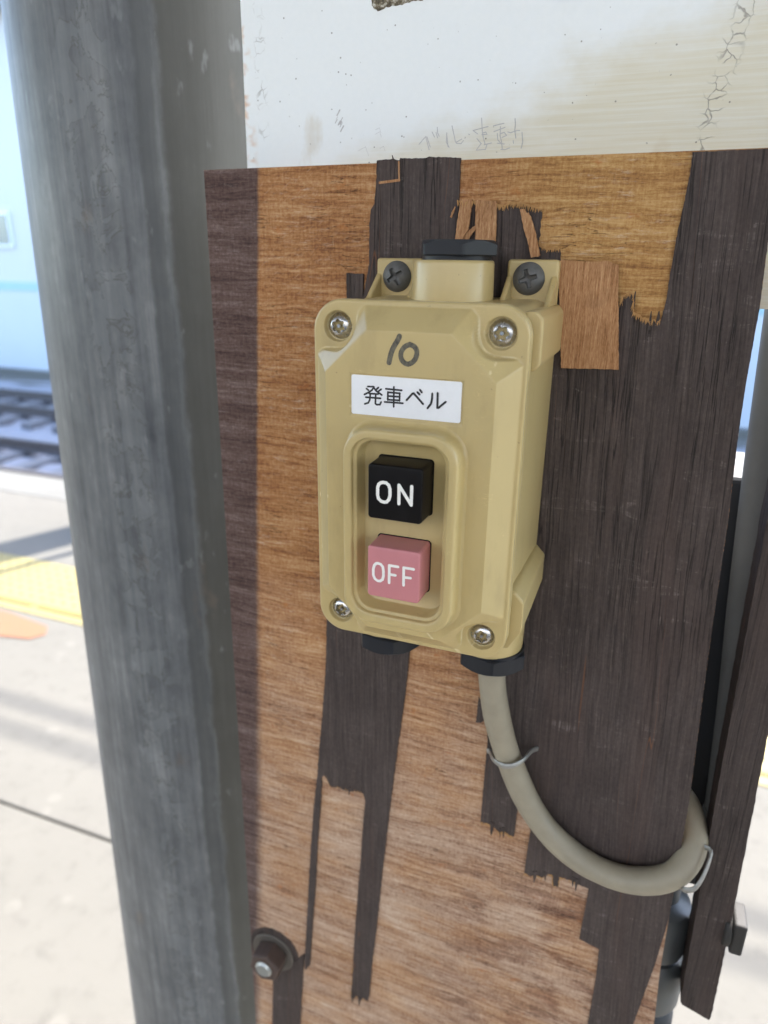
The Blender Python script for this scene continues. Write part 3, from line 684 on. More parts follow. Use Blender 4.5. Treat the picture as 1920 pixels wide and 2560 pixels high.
def railway(y0, label):
    root = thing("railway_track", (0, y0, -1.1), label, "railway track", "tracks beyond the platform")
    prof = [(-0.062, 0.0), (0.062, 0.0), (0.062, 0.012), (0.010, 0.030), (0.010, 0.105), (0.032, 0.115), (0.032, 0.145), (-0.032, 0.145), (-0.032, 0.115), (-0.010, 0.105), (-0.010, 0.030), (-0.062, 0.012)]
    for dy in (-0.5335, 0.5335):
        v, f = loft([[(x, dy + a, 0.09 + b) for a, b in prof] for x in (-33, 23)], True, True)
        add_mesh("rail", v, f, RAIL, root, smooth=False)
    sv, sf = box(-0.1, 0.1, -1.0, 1.0, -0.04, 0.088)
    me = None
    for i in range(52):
        x = -25 + 0.62 * i
        if me is None:
            s = add_mesh("sleeper", sv, sf, SLEEPER, root, smooth=False, loc=(x, 0, 0)); me = s.data
        else:
            s = put(bpy.data.objects.new("sleeper", me), root); s.location = (x, 0, 0)
railway(5.87, "railway track next to the platform edge, in shade")
railway(8.63, "railway track next to the pale building opposite, in shade")

bld = thing("trackside_building", (0, 11.6, -1.1), "pale white building with a thin teal band across the tracks", "building")
def bpart(name, b, mt, parent, bev=0): return m_box(name, b, mt, parent, bev)
bpart("wall", (-45, 30, 0.0, 7.0, 0.15, 6.9), WALLW, bld)
bpart("plinth", (-45, 30, -0.25, 0.0, -0.15, 0.14), CONC2, bld)
bpart("lower_cladding", (-45, 30, -0.02, -0.001, 0.15, 1.838), WALLB, bld)
bpart("teal_band", (-45, 30, -0.03, -0.001, 1.84, 2.02), TEAL, bld)
bpart("eaves", (-45.4, 30.4, -0.5, 7.3, 6.9, 7.1), ROOFM, bld)
for wx in (-17.6, -13.73, -9.6, -5.6, -1.6, 2.4, 6.4):
    w = bpart("window", (wx - 0.9, wx + 0.9, -0.06, -0.001, 2.72, 3.42), FRAME, bld)
    bpart("pane", (wx - 0.84, wx - 0.03, -0.075, -0.061, 2.78, 3.36), PANE, w)
    bpart("pane", (wx + 0.03, wx + 0.84, -0.075, -0.061, 2.78, 3.36), PANE, w)
bpart("concrete_gutter", (-45, 30, -0.95, -0.26, -0.15, 0.03), CONC2, bld)

# canopy post on the platform edge side (casts the slanting shadow), hidden behind the near pole
post = thing("canopy_post", (-2.57, 2.72, 0.0), "steel canopy post standing between the tactile strip and the platform edge", "post")
v, f = lathe([(0.14, 0.02), (0.14, 3.2)], 28)
add_mesh("shaft", v, f, PIPE, post, auto=40)
bevel(add_mesh("base_plate", *box(-0.19, 0.19, -0.19, 0.19, 0.001, 0.02), PIPE, post, smooth=False), 0.003)
bevel(add_mesh("bracket", *box(-0.06, 0.06, -0.5, 0.5, 3.2, 3.3), PIPE, post, smooth=False), 0.004)
post2 = thing("signal_post", (-2.44, 2.40, 0.0), "thin post near the tactile strip", "post")
v, f = lathe([(0.025, 0.01), (0.025, 2.3)], 16)
add_mesh("shaft", v, f, PIPE, post2, auto=40)
add_mesh("base_plate", *box(-0.07, 0.07, -0.07, 0.07, 0.001, 0.01), PIPE, post2, smooth=False)

# overhead cables above the near track; their soft shadows cross the platform
for yy, hh, lab in ((5.59, 5.6, "lower overhead cable strung above the near track"), (5.79, 6.0, "upper overhead cable strung above the near track")):
    oc = add_mesh("overhead_cable", *tube([(-30 + 2.5 * i, 0.0, 0.0009 * (2.5 * i - 30) ** 2) for i in range(25)], 0.014, 10), RAIL, None, loc=(0, yy, hh))
    tag(oc, lab, "cable", "overhead cables")

# the platform canopy overhead and an unseen station house added to shape the front fill
can = thing("platform_canopy", (0, 0, 2.75), "corrugated platform canopy roof overhead on steel beams", "canopy")
rv = []; rf = []
n = 320
for i in range(n + 1):
    x = -9 + 18 * i / n
    zc = 0.012 * math.sin(i * math.pi * 0.5)
    for yy, zz in ((-3.1, 0.36), (0.50, 0.12)):
        rv.append((x, yy, zz + zc))
for i in range(n):
    rf.append((2 * i, 2 * i + 2, 2 * i + 3, 2 * i + 1))
add_mesh("roof_sheet", rv, rf, ROOFM, can, smooth=False)
for x in (-7.5, -5, -2.5, 0, 2.5, 5, 7.5):
    v = [(x - 0.05, -3.0, 0.23), (x + 0.05, -3.0, 0.23), (x + 0.05, 0.45, 0.0), (x - 0.05, 0.45, 0.0)]
    v += [(a, b, c + 0.09) for a, b, c in v]
    add_mesh("rafter", v, box(0, 1, 0, 1, 0, 1)[1], PIPE, can, smooth=False)
HOUSE = mat_simple("pale_board_wall", (0.42, 0.41, 0.385), 0.7, var=0.2, scale=0.004, bump=0.3, dist=3, stretch=(6, 1, 0.3))
hs = thing("front_fill_house", (0, -4.4, 0.0), "unseen pale boarded house wall added behind the camera to shape the light", "building")
m_box("wall", (-9, 9, -3.0, 0.0, 0.001, 3.6), HOUSE, hs)
for x in (-4.5, 1.2, 5.0):
    w = m_box("window", (x - 0.8, x + 0.8, 0.001, 0.05, 0.95, 2.05), FRAME, hs)
    for k in (-1, 1):
        m_box("pane", (x + k * 0.39 - 0.35, x + k * 0.39 + 0.35, 0.051, 0.056, 1.0, 2.0), PANE, w)
d = m_box("door", (-2.0, -0.3, 0.001, 0.04, 0.01, 2.05), FRAME, hs)
m_box("pane", (-1.9, -0.4, 0.041, 0.046, 0.9, 1.95), PANE, d)

# ------------------------------------------------------------------ plywood backing board
BR = (0, 0, 0)
board = thing("plywood_board", (0, 0, Z0), "peeling brown plywood board with dark veneer strips, fixed between the poles", "board")
rightE = [p for p in TR['board_right']]
outline = [(-115.6, 110.2)] + [(-121.5, -470.0)] + [(122.0, -470.0)] + rightE[::-1] + [(103.6, 110.3)]
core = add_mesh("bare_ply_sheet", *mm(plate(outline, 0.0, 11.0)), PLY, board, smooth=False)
GREYPLY = mat_simple("grey_bounce_sheet", (0.16, 0.155, 0.145), 0.8, var=0.3, scale=0.05, bump=0.3, stretch=(1, 1, 0.1))
add_mesh("bounce_sheet", *mm(plate([(a - 0.4 * (1 if a > 0 else -1), b) for a, b in outline], 11.03, 11.8)), GREYPLY, board, smooth=False)  # unseen grey layer added to keep orange bounce off the conduit
def veneer(name, P, t, mat, seed, step=0.9, amp=0.13, y0=-0.02):
    o = add_mesh(name, *mm(plate(rough_poly(P, step, amp, seed), -t, y0)), mat, board, smooth=False)
    return o
veneer("veneer_strip", TR['B'], 1.1, VENEER, 3)
veneer("veneer_strip", TR['E'], 1.05, VENEER, 4, 1.2, 0.16)
veneer("veneer_strip", TR['F'], 1.0, VENEER, 5, 1.2, 0.16)
veneer("veneer_chip", TR['chip_left'], 1.3, VENEER, 6)
veneer("veneer_chip", TR['chip_cable'], 0.7, VENEER, 7)
# the large sheet of veneer that is left on the right: upper outline, box side, lower outline, right edge
D = TR['D']; DT = TR['Dtop']
rb = [p for p in rightE if p[1] > -225]
big = DT[:] + D[:-5] + [(118.0, -330.0)] + D[-3:] + [(p[0] - 0.15, p[1]) for p in rb[::-1]] + [(103.3, 110.0)]
big = [p for p in big]
veneer("veneer_sheet", big, 1.1, VENEER, 8, 1.0, 0.10)
veneer("veneer_patch", TR['C'], 0.45, VENEER, 9, 0.8, 0.25)
# loose tan strips standing proud
def curl(name, P, t, y_top, y_bot, seed, step=0.8, amp=0.1):
    P = rough_poly(P, step, amp, seed)
    V, F = plate(P, -t, 0.0)
    zs = [p[2] for p in V]; z0, z1 = min(zs), max(zs)
    V = [(x, y + y_bot + (y_top - y_bot) * (z - z0) / (z1 - z0), z) for x, y, z in V]
    return add_mesh(name, *mm((V, F)), TAN, board, smooth=False)
curl("loose_ply_flap", TR['flap'], 1.3, -0.6, -1.6, 21)
curl("loose_ply_strip", TR['strip1'], 1.0, -0.3, -1.4, 22)
curl("loose_ply_strip", TR['strip2'], 1.1, -0.3, -1.9, 23)
curl("loose_ply_strip", TR['strip3'], 1.2, -1.2, -2.6, 24)
curl("splinter", TR['strip4'], 0.7, -0.6, -0.6, 25)
curl("splinter", TR['strip5'], 0.6, -2.0, -0.9, 26)
for i, P in enumerate(TR['twig']):
    add_mesh("splinter", *mm(ribbon(P, 0.9 if i == 0 else 0.6, -1.5 - 0.03 * i)), TAN, board, smooth=False)
# slivers of the dark veneer lifting off at the torn ends
def sliver(x, z, L, w, dirz, lean, lift, y0=-1.1):
    n = 5; V = []
    for layer in (0, 1):
        for i in range(n + 1):
            t = i / n; ww = w * (1 - 0.75 * t ** 1.5) / 2
            yy = y0 - 0.05 - lift * t * t - 0.35 * (1 - layer) * (1 - 0.6 * t)
            cx = x + lean * L * t; cz = z + dirz * L * t
            V += [(cx - ww, yy, cz), (cx + ww, yy, cz)]
    F = []; o = 2 * (n + 1)
    for i in range(n):
        a = 2 * i
        F += [(a, a + 1, a + 3, a + 2), (o + a, o + a + 2, o + a + 3, o + a + 1), (a, a + 2, o + a + 2, o + a), (a + 1, o + a + 1, o + a + 3, a + 3)]
    F += [(0, o, o + 1, 1), (2 * n, 2 * n + 1, o + 2 * n + 1, o + 2 * n)]
    add_mesh("veneer_splinter", *mm((V, F)), VENEER, board, smooth=False)
for (a, b), dz, m in ((TR['E'][22:24], -1, 1), (TR['E'][31:33], -1, 2), (TR['E'][33:35], -1, 1), (TR['D'][6:8], -1, 2), (TR['D'][8:10], -1, 2), (TR['D'][16:18], -1, 2), (TR['D'][18:20], -1, 1), (TR['D'][24:26], -1, 2),
                      (TR['Dtop'][10:12], 1, 2), (TR['Dtop'][13:15], 1, 1), (TR['Dtop'][20:22], 1, 1), (TR['F'][0:2], 1, 1), (TR['B'][1:3], 1, 1)):
    for k in range(m):
        t = rng.uniform(0.1, 0.9)
        sliver(a[0] + (b[0] - a[0]) * t, a[1] + (b[1] - a[1]) * t - dz * 3.0, rng.uniform(4, 7), rng.uniform(0.7, 1.8), dz, rng.uniform(-0.12, 0.12), rng.uniform(0.4, 1.8))
# short broken fibres along the torn edges, one fuzzy mass
fib = []
def fibres(P, n, length, down=(0, -1), spread=0.5, y=-0.85):
    L = [0]
    for a, b in zip(P, P[1:]): L.append(L[-1] + math.hypot(b[0] - a[0], b[1] - a[1]))
    for _ in range(n):
        s = rng.uniform(0, L[-1]); i = max(k for k in range(len(L) - 1) if L[k] <= s)
        t = (s - L[i]) / max(L[i + 1] - L[i], 1e-6)
        x = P[i][0] + (P[i + 1][0] - P[i][0]) * t; z = P[i][1] + (P[i + 1][1] - P[i][1]) * t
        l = length * rng.uniform(0.35, 1.3); dx = down[0] * l + rng.uniform(-spread, spread) * l; dz = down[1] * l
        w = rng.uniform(0.12, 0.32); yy = y - rng.uniform(0, 0.5)
        fib.append(([(x - w, yy, z + 0.5), (x + w, yy - 0.05, z + 0.4), (x + dx, yy - rng.uniform(0, 0.6), z + dz)], [(0, 2, 1)]))
        fib.append(([(x - w, yy + 0.1, z + 0.5), (x + w, yy + 0.05, z + 0.4), (x + dx, yy + 0.05, z + dz)], [(0, 1, 2)]))
fibres(TR['C'][0:18], 190, 1.6)
fibres(TR['C'][21:26], 60, 1.1)
fibres(TR['Dtop'][9:27], 150, 1.6, y=-1.2)
fibres(TR['E'][18:25], 40, 1.3, (0, 1), 0.3, -0.95)
fibres(TR['E'][30:37], 30, 1.5, (0, -1), 0.3, -0.95)
fibres(TR['D'][5:12], 60, 1.3, (0, -1), 0.3, -1.0)
fibres(TR['D'][15:26], 60, 1.3, (0, -1), 0.3, -1.0)
FIBM = mat_simple("torn_wood_fibre", (0.42, 0.23, 0.085), 0.85, var=0.4, scale=0.8, bump=0)
fo = add_mesh("torn_fibres", *mm(merge(fib)), FIBM, board, smooth=False)
fo["kind"] = "stuff"

# ------------------------------------------------------------------ white sign board above / behind
sign = thing("white_sign_board", (0, 0.013, Z0), "old white painted sign board with cracked paint and pencilled characters", "sign board")
sp = [(-102.6, 60.0), (170.0, 60.0), (170.0, 420.0), (-98.9, 420.0)]
so = add_mesh("painted_panel", *mm(plate(rough_poly(sp, 6.0, 0.12, 31), 0.0, 5.0)), SIGN, sign, smooth=False)
parts = [ribbon(P, 0.30, -0.06 - 0.008 * i) for i, P in enumerate(TR['pencil'])]
add_mesh("pencil_writing", *mm(merge(parts)), PENCIL, sign, smooth=False)["label"] = "faint pencilled characters along the bottom edge"
sc_ = []
for i in range(9):
    a = -58.5 + rng.gauss(0, 0.8); b = 126.0 + rng.gauss(0, 1.8); t = rng.uniform(0.4, 1.3)
    sc_.append(ribbon([(a, b), (a + t, b + 1.5 * t)], rng.uniform(0.2, 0.55), -0.05 - 0.006 * i))
for i in range(4):
    a = -46 + rng.uniform(-7, 8); b = 120 + rng.uniform(-4, 4); t = rng.uniform(1.5, 4)
    sc_.append(ribbon([(a, b), (a + t, b + 0.4 * t), (a + 1.4 * t, b - 0.6 * t)], 0.10, -0.20 - 0.006 * i))
add_mesh("scuff_marks", *mm(merge(sc_)), PENCIL, sign, smooth=False)
def mat_markpatch():
    M = Mat("dark_flaked_paint", rough=0.8)
    n = M.noise(M.vscale(M.obj, (0.5, 0.5, 0.5)), 1.0, 5, 0.7)
    M.color(M.ramp(n, [(0.35, (0.045, 0.038, 0.028)), (0.5, (0.16, 0.13, 0.08)), (0.62, (0.62, 0.60, 0.52))]))
    M.bump(n, 0.6, 0.5)
    return M.m
dm = TR['dark_mark']
dm = dm + [(dm[-1][0] + 8, dm[-1][1] + 22), (dm[0][0] + 1, dm[0][1] + 22)]
add_mesh("painted_mark", *mm(plate(rough_poly(dm, 0.8, 0.35, 33), -0.25, -0.01)), mat_markpatch(), sign, smooth=False)

# ------------------------------------------------------------------ poles
def pole(name, x, y, r, tilt_x, label, mat, zt=2.68, zb=0.001, mid=Z0, n=72):
    """round pole; x is its axis at the height of the box, tilt_x metres of drift per metre of height"""
    root = thing(name, (x + tilt_x * (zb - mid), y, zb), label, "pole")
    H = zt - zb
    rings = []
    m = 60
    for i in range(m + 1):
        z = H * i / m
        rings.append([(tilt_x * z + r * math.cos(2 * math.pi * j / n), r * math.sin(2 * math.pi * j / n), z) for j in range(n)])
    v, f = loft(rings, True, True)
    add_mesh("shaft", v, f, mat, root, auto=50)
    c, g = loft([[(1.35 * r * math.cos(2 * math.pi * j / n), 1.35 * r * math.sin(2 * math.pi * j / n), z) for j in range(n)] for z in (0.0, 0.03)], True, True)
    return root
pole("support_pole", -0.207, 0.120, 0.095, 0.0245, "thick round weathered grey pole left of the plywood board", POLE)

# narrow conduit behind the batten on the right
cr_ = thing("conduit_pipe", (0.1460, 0.034, 0.62), "slim round grey conduit pipe behind the dark batten, right of the board", "pipe")
pts = [((126.8 + dx - 146.0) * K, 0, Z0 + dz * K - 0.62) for dx, dz in ((8.7, -190), (8.2, -177), (4.5, -118), (0.0, -62), (-4.0, 0), (-7.5, 67), (-13.0, 170), (-40.0, 700), (-50, 1200))]
v, f = tube(smooth_path(pts, 6), 0.009, 28)
add_mesh("tube", v, f, PIPE, cr_, auto=60)
v, f = lathe([(0.0100, Z0 - 0.190 - 0.62 - 0.012), (0.0104, Z0 - 0.190 - 0.62 - 0.006), (0.0104, Z0 - 0.190 - 0.62 + 0.012), (0.0098, Z0 - 0.190 - 0.62 + 0.015)], 28, pts[0][0], 0)
add_mesh("end_collar", v, f, PIPE, cr_, auto=40)

# dark wooden batten
bat = thing("wooden_batten", (0.136, 0.013, Z0 - 0.279), "narrow dark weathered wooden batten right of the plywood board", "batten")
lf = [(119.0, 160.0), (121.0, 20.0), (121.6, -14.8), (122.6, -60.5), (124.6, -140.0), (128.5, -273.0), (129.4, -274.6)]
rg = [(142.6, -279.0), (143.2, -277.0), (141.8, -210.0), (139.6, -140.5), (138.6, -111.6), (137.2, -15.0), (136.0, 160.0)]
v, f = plate(rough_poly(lf + rg, 3.0, 0.15, 41), 5.0, 21.0)
o = add_mesh("timber", *mm((v, f), (136, 13, -279)), BATTEN, bat, smooth=False)
# second bolt, head sticking out of the batten's right side
hb = thing("coach_bolt", (0.1425, 0.010, Z0 - 0.221), "square headed dark bolt sticking out of the batten's right side", "bolt")
o = add_mesh("head", *mm(box(0.5, 6.2, -7.5, 7.5, -9.0, 9.0)), DARKBOLT, hb, smooth=False); bevel(o, 0.0012, 3)
v, f = lathe([(0.004, -0.006), (0.004, 0.004)], 20)
o = add_mesh("shank", [(z, y, x) for x, y, z in v], [tuple(reversed(q)) for q in f], DARKBOLT, hb)
v, f = lathe([(0.0085, -0.0028), (0.009, -0.0022), (0.009, -0.0004), (0.0085, 0.0002)], 32)
o = add_mesh("washer", [(z, y, x) for x, y, z in v], [tuple(reversed(q)) for q in f], DARKBOLT, hb)

# dark junction box and pvc fittings behind the board
jb = thing("junction_box", (0.095, 0.075, Z0 - 0.235), "dark junction box half hidden behind the board's right edge", "box")
o = add_mesh("housing", *mm(box(-40, 47, -25, 30, 0, 222)), DARKSTEEL, jb, smooth=False); bevel(o, 0.004, 3)
o = add_mesh("cover", *mm(box(-42, 49, -31, -25.2, -2, 224)), DARKSTEEL, jb, smooth=False); bevel(o, 0.003, 3)
ft = thing("conduit_fitting", (0.1135, 0.028, Z0 - 0.330), "dark grey plastic bell shaped conduit fitting below the cable loop", "fitting")
prof = [(8.0, 58), (9.2, 62), (10.5, 64.5), (15.6, 67), (16.4, 70), (16.4, 92), (15.0, 96), (9, 100), (9, 125)]
o = add_mesh("bell", *mm(lathe(prof, 48)), PVC, ft, auto=35)
prof = [(9.0, 30), (17.2, 31), (18.0, 33), (18.2, 50), (17.4, 60), (15.0, 63.5), (10.3, 64.2)]
o = add_mesh("coupling", *mm(lathe(prof, 48)), PVC, ft, auto=35)
prof = [(6.0, -40), (11.0, -20), (15.5, -4), (17.6, 10), (17.2, 20), (14.5, 27), (9.5, 29.6)]
o = add_mesh("rubber_boot", *mm(lathe(prof, 48)), DARKSTEEL, ft, auto=60)

# bolt with nut and washer at the lower left of the board
nb = thing("hex_bolt", (-0.1035, 0.0, Z0 - 0.3415), "rusty hex nut and washer on a worn bolt end, lower left of the board", "bolt")
hexr = lambda r, y, ph=0.3: [(r * math.cos(ph + math.pi / 3 * k), y, r * math.sin(ph + math.pi / 3 * k)) for k in range(6)]
o = add_mesh("nut", *mm(loft([hexr(11.0, -1.6), hexr(11.0, -11.6), hexr(10.1, -12.7)], True, True)), RUSTNUT, nb, smooth=False); bevel(o, 0.0005, 2)
def ydisc(r, y0, y1, n=40, ch=0.4):
    c = lambda rr_, y: [(rr_ * math.cos(2 * math.pi * j / n), y, rr_ * math.sin(2 * math.pi * j / n)) for j in range(n)]
    return loft([c(r, y0), c(r, y1 + ch), c(r - ch, y1)], True, True)
add_mesh("seat_ring", *mm(plate(rough_poly([(0.8 + 17.2 * math.cos(k * 0.2618), 2.2 + 17.4 * math.sin(k * 0.2618)) for k in range(24)], 1.0, 0.3, 77), -0.35, -0.02)), VENEER, nb, smooth=False)
add_mesh("washer", *mm(ydisc(14.5, -0.1, -1.5)), WASHER, nb, auto=30)
add_mesh("bolt_end", *mm(ydisc(5.6, -8, -14.4, ch=1.2)), BOLT_END, nb, auto=30)

# ------------------------------------------------------------------ the push-button switch box
sw = thing("switch_box", (0, 0, Z0 - 0.065), "tan plastic push-button switch box with a white label, screwed to the board", "switch box")
OFF_ = (0, 0, -65)
def sw_mesh(name, vf, mat, parent=None, smooth=True, auto=None):
    return add_mesh(name, *mm(vf, OFF_), mat, parent or sw, smooth=smooth, auto=auto)
FL = 57.0                       # front of the lid flange stands this far off the board
Y = lambda h: -(FL + h)
SCX, SCZ = 27.9, 53.7
LX0, LX1, LZ0, LZ1 = -19.5, 18.2, 26.1, 39.2

def lid_h(x, z):
    ax, az = np.abs(x), np.abs(z)
    drop = smax(1.23 * (ax - 29.0), 1.14 * (az - 53.7), 0.18)
    drop = smax(drop, 1.0 * (ax * 0.685 + az * 0.729 - 48.7), 0.18)
    drop = smax(drop, np.zeros_like(drop), 0.18)
    h = smax(8.0 - drop, np.zeros_like(drop), 0.5)
    q = np.hypot(np.maximum(SCX - ax, 0), np.maximum(SCZ - az, 0))
    h = h * sstep(7.1, 8.0, q)
    d = np.hypot(ax - SCX, az - SCZ)
    h = h - 2.4 * (1 - sstep(4.75, 5.15, d))
    lx = np.maximum(LX0 - 0.45 - x, x - LX1 - 0.55); lz = np.maximum(LZ0 - 0.75 - z, z - LZ1 - 0.3)
    h = h - 0.40 * (1 - sstep(-0.15, 0.15, np.maximum(lx, lz)))
    return h

def lid_surface():
    nc, nh, nv, M_ = 64, 96, 170, 150
    A = np.array(rr(36.1, 61.6, 9.4, 0, 0, nc, nh, nv)); B = np.array(rr(21.7, 37.1, 11.0, 0, -12.5, nc, nh, nv))
    t = np.linspace(0, 1, M_ + 1)[:, None, None]
    P = A[None] * (1 - t) + B[None] * t
    n = A.shape[0]
    h = lid_h(P[..., 0], P[..., 1])
    pre = []
    for (ins, hh) in ((1.35, -6.2), (0.35, -6.0), (0.0, -5.6), (0.0, -3.3), (0.25, -3.1), (0.25, -2.7), (0.0, -2.5), (0.0, -0.9), (0.12, -0.45), (0.40, -0.12)):
        pre.append([(x, Y(hh), z) for x, z in rr(37.0 - ins, 62.5 - ins, 10.3 - ins, 0, 0, nc, nh, nv)])
    V = [p for r in pre for p in r] + [(float(a), float(Y(c)), float(b)) for a, b, c in zip(P[..., 0].ravel(), P[..., 1].ravel(), h.ravel())]
    R_ = len(pre) + M_ + 1
    F = []
    for i in range(R_ - 1):
        for j in range(n):
            a = i * n + j; b = i * n + (j + 1) % n
            F.append((b, a, a + n, b + n))
    return V, F
def flip(vf): return vf[0], [tuple(reversed(f)) for f in vf[1]]
lid = sw_mesh("lid", lid_surface(), BOXLID)
# bezel round the buttons and the well they sit in
bz = [(21.75, 37.15, 11.0, 7.6), (21.7, 37.1, 11.0, 8.0), (21.1, 36.5, 10.6, 8.25), (20.6, 36.0, 10.2, 9.1), (20.2, 35.6, 9.9, 11.0), (19.95, 35.35, 9.7, 13.9), (19.75, 35.15, 9.5, 14.6), (19.35, 34.75, 9.2, 14.95), (18.9, 34.3, 8.8, 15.0),
      (17.3, 32.7, 7.6, 15.0), (17.0, 32.4, 7.3, 14.85), (16.75, 32.15, 7.1, 14.5), (16.6, 32.0, 7.0, 13.4), (15.9, 31.3, 6.4, 13.2), (15.55, 30.95, 6.1, 13.05), (15.35, 30.75, 6.0, 12.6), (14.95, 30.35, 5.6, 7.3), (14.6, 30.0, 5.3, 7.0)]
rings = [ring_y(rr(a, b, r, 0, -12.5 + (0.5 if a < 17.2 else 0), 20, 4, 6), Y(h)) for a, b, r, h in bz]
sw_mesh("button_bezel", flip(loft(rings, False, True)), BOX, lid, auto=48)
# body
rings = [ring_y(rr(hw, hh, r, 0, 0, 14, 4, 6), y) for hw, hh, r, y in ((34.5, 60.0, 8.6, -51.2), (35.6, 61.0, 9.0, -50.8), (36.6, 61.6, 9.3, -25), (37.5, 62.0, 9.5, -2.0), (37.5, 62.0, 9.5, -0.9))]
body = sw_mesh("body", loft(rings, True, True), BOX, auto=50)
for s in (-1, 1):
    P = [(33.5, 60.2), (37.5, 60.2), (39.6, 58.0), (39.8, 43.6), (37.6, 41.6), (33.5, 41.6)]
    o = sw_mesh("corner_column", plate([(s * (a if s > 0 else min(a, 36.3)), b) for a, b in P], -50.4, -0.95), BOX, body, smooth=False); bevel(o, 0.0009, 3)
    P = [(33.5, -36.2), (37.8, -36.8), (41.3, -40.6), (41.4, -52.0), (36.5, -60.5), (33.5, -60.5)]
    o = sw_mesh("corner_column", plate([(s * (a if s > 0 else min(a, 36.3)), b) for a, b in P], -50.4, -0.95), BOX, body, smooth=False); bevel(o, 0.0009, 3)
# mounting tabs with gussets at the top
for s in (-1, 1):
    x0, x1 = (18.0, 37.0) if s > 0 else (-34.2, -15.0)
    P = [(x0, 55.0), (x1, 55.0), (x1, 75.8), (x0, 75.8)]
    tabp = sw_mesh("mounting_tab", plate(P, -5.6, -0.9), BOX, smooth=False); bevel(tabp, 0.0012, 3)
    for gx0, gx1, zt, yb in ((x0 - (0.0 if s > 0 else 0), x0 + 2.2, 70.5, -17.0), (x1 - 2.6, x1 - 0.2, 70.5, -17.0)):
        tri = [(-5.0, zt), (-5.0, 58.0), (yb - 14, 58.0), (yb, 61.5)]
        V = [(gx0, a, b) for a, b in tri] + [(gx1, a, b) for a, b in tri]
        F = [(0, 1, 2, 3), (7, 6, 5, 4), (0, 4, 5, 1), (1, 5, 6, 2), (2, 6, 7, 3), (3, 7, 4, 0)]
        o = sw_mesh("gusset", (V, F), BOX, tabp, smooth=False); bevel(o, 0.0007, 2)
# conduit bosses: one on top, two below
def boss(cx, cy, r, z0, z1, flat=True):
    n = 56; up = 1 if z1 > z0 else -1
    prof = [(r + 0.5, z0), (r + 0.15, z1 - up * 1.2), (r - 0.05, z1 - up * 0.4), (r - 0.5, z1)]
    return lathe(prof if up > 0 else prof[::-1], n, cx, cy)
sw_mesh("conduit_boss", boss(0.8, -18.0, 14.6, 58.0, 75.2), BOX, body, auto=50)
for s in (-1, 1):
    sw_mesh("conduit_boss", boss(s * 23.3, -17.2, 14.1, -56.0, -78.6), BOX, body, auto=50)
def hexnut(cx, cy, R, z0, z1, ph, up):
    n = 96; rings = []
    ap = R * math.cos(math.pi / 6)
    def rho(a):
        k = (a - ph) % (math.pi / 3) - math.pi / 6
        return ap / math.cos(k)
    A = [2 * math.pi * j / n for j in range(n)]
    sg = 1 if up else -1
    H = abs(z1 - z0)
    base = [(cx + (rho(a) - 0.4) * math.cos(a), cy + (rho(a) - 0.4) * math.sin(a), z0) for a in A]
    b2 = [(cx + rho(a) * math.cos(a), cy + rho(a) * math.sin(a), z0 + sg * 0.4) for a in A]
    rim = [(cx + rho(a) * math.cos(a), cy + rho(a) * math.sin(a), z1 - sg * max(0.25, (rho(a) - ap * 0.97) * 0.75)) for a in A]
    rim2 = [(cx + (min(rho(a), ap) - 0.5) * math.cos(a), cy + (min(rho(a), ap) - 0.5) * math.sin(a), z1) for a in A]
    vf = loft([base, b2, rim, rim2], True, True)
    return vf if up else flip(vf)
nu = sw_mesh("blanking_plug", hexnut(2.6, -18.5, 15.0, 76.6, 81.9, 0.873, True), NUT, auto=25)
sw_mesh("sealing_ring", lathe([(12.5, 75.0), (12.5, 76.8)], 40, 2.0, -18.5), NUT, nu, auto=40)
pl = sw_mesh("blanking_plug", hexnut(-21.5, -18.0, 15.0, -79.4, -87.0, 0.96, False), NUT, auto=25)
sw_mesh("sealing_ring", lathe([(13.0, -79.8), (13.0, -78.0)], 40, -21.5, -17.5), NUT, pl, auto=40)
gl = sw_mesh("cable_gland", hexnut(25.0, -17.5, 15.2, -79.2, -86.8, 0.77, False), NUT, auto=25)
sw_mesh("sealing_ring", lathe([(13.4, -79.8), (13.4, -78.0)], 40, 25.0, -17.2), NUT, gl, auto=40)
# cover screws: pin-in-star recess
def star(rot):
    def f(u, v):
        r = np.hypot(u, v); a = np.arctan2(v, u) + rot
        dome = 2.9 * np.sqrt(np.clip(1 - (r / 4.45) ** 2, 0.0, 1)) - 0.35
        top = np.minimum(dome, 2.15)
        rs = 2.02 + 0.36 * np.cos(6 * a)
        rec = 1 - sstep(rs - 0.14, rs + 0.10, r)
        pin = 1 - sstep(0.62, 0.82, r)
        return top - 2.6 * rec + 2.3 * rec * pin
    return f
for i, (sx, sz) in enumerate(((-1, 1), (1, 1), (-1, -1), (1, -1))):
    sw_mesh("cover_screw", disc(sx * SCX, sz * SCZ, Y(-2.45), 4.4, star(0.4 + i * 0.7), 64, 144), STEEL, lid, auto=60)
# mounting screws: crosshead
def cross(rot):
    def f(u, v):
        a = math.cos(rot) * u + math.sin(rot) * v; b = -math.sin(rot) * u + math.cos(rot) * v
        r = np.hypot(u, v)
        dome = 3.6 * np.clip(1 - (r / 6.0) ** 2.4, 0, 1) ** 0.75
        w = 0.95 - 0.10 * r
        d = np.minimum(np.maximum(np.abs(a) - w, np.abs(b) - 3.3), np.maximum(np.abs(b) - w, np.abs(a) - 3.3))
        d = np.minimum(d, r - 1.45)
        rec = 1 - sstep(-0.15, 0.15, d)
        return dome - rec * (3.0 - 0.5 * r)
    return f
sw_mesh("mounting_screw", disc(-25.4, 69.0, -5.55, 5.9, cross(0.55), 64, 144), BLACKSCREW, auto=70)
sw_mesh("mounting_screw", disc(26.3, 69.1, -5.55, 5.9, cross(0.30), 64, 144), BLACKSCREW, auto=70)
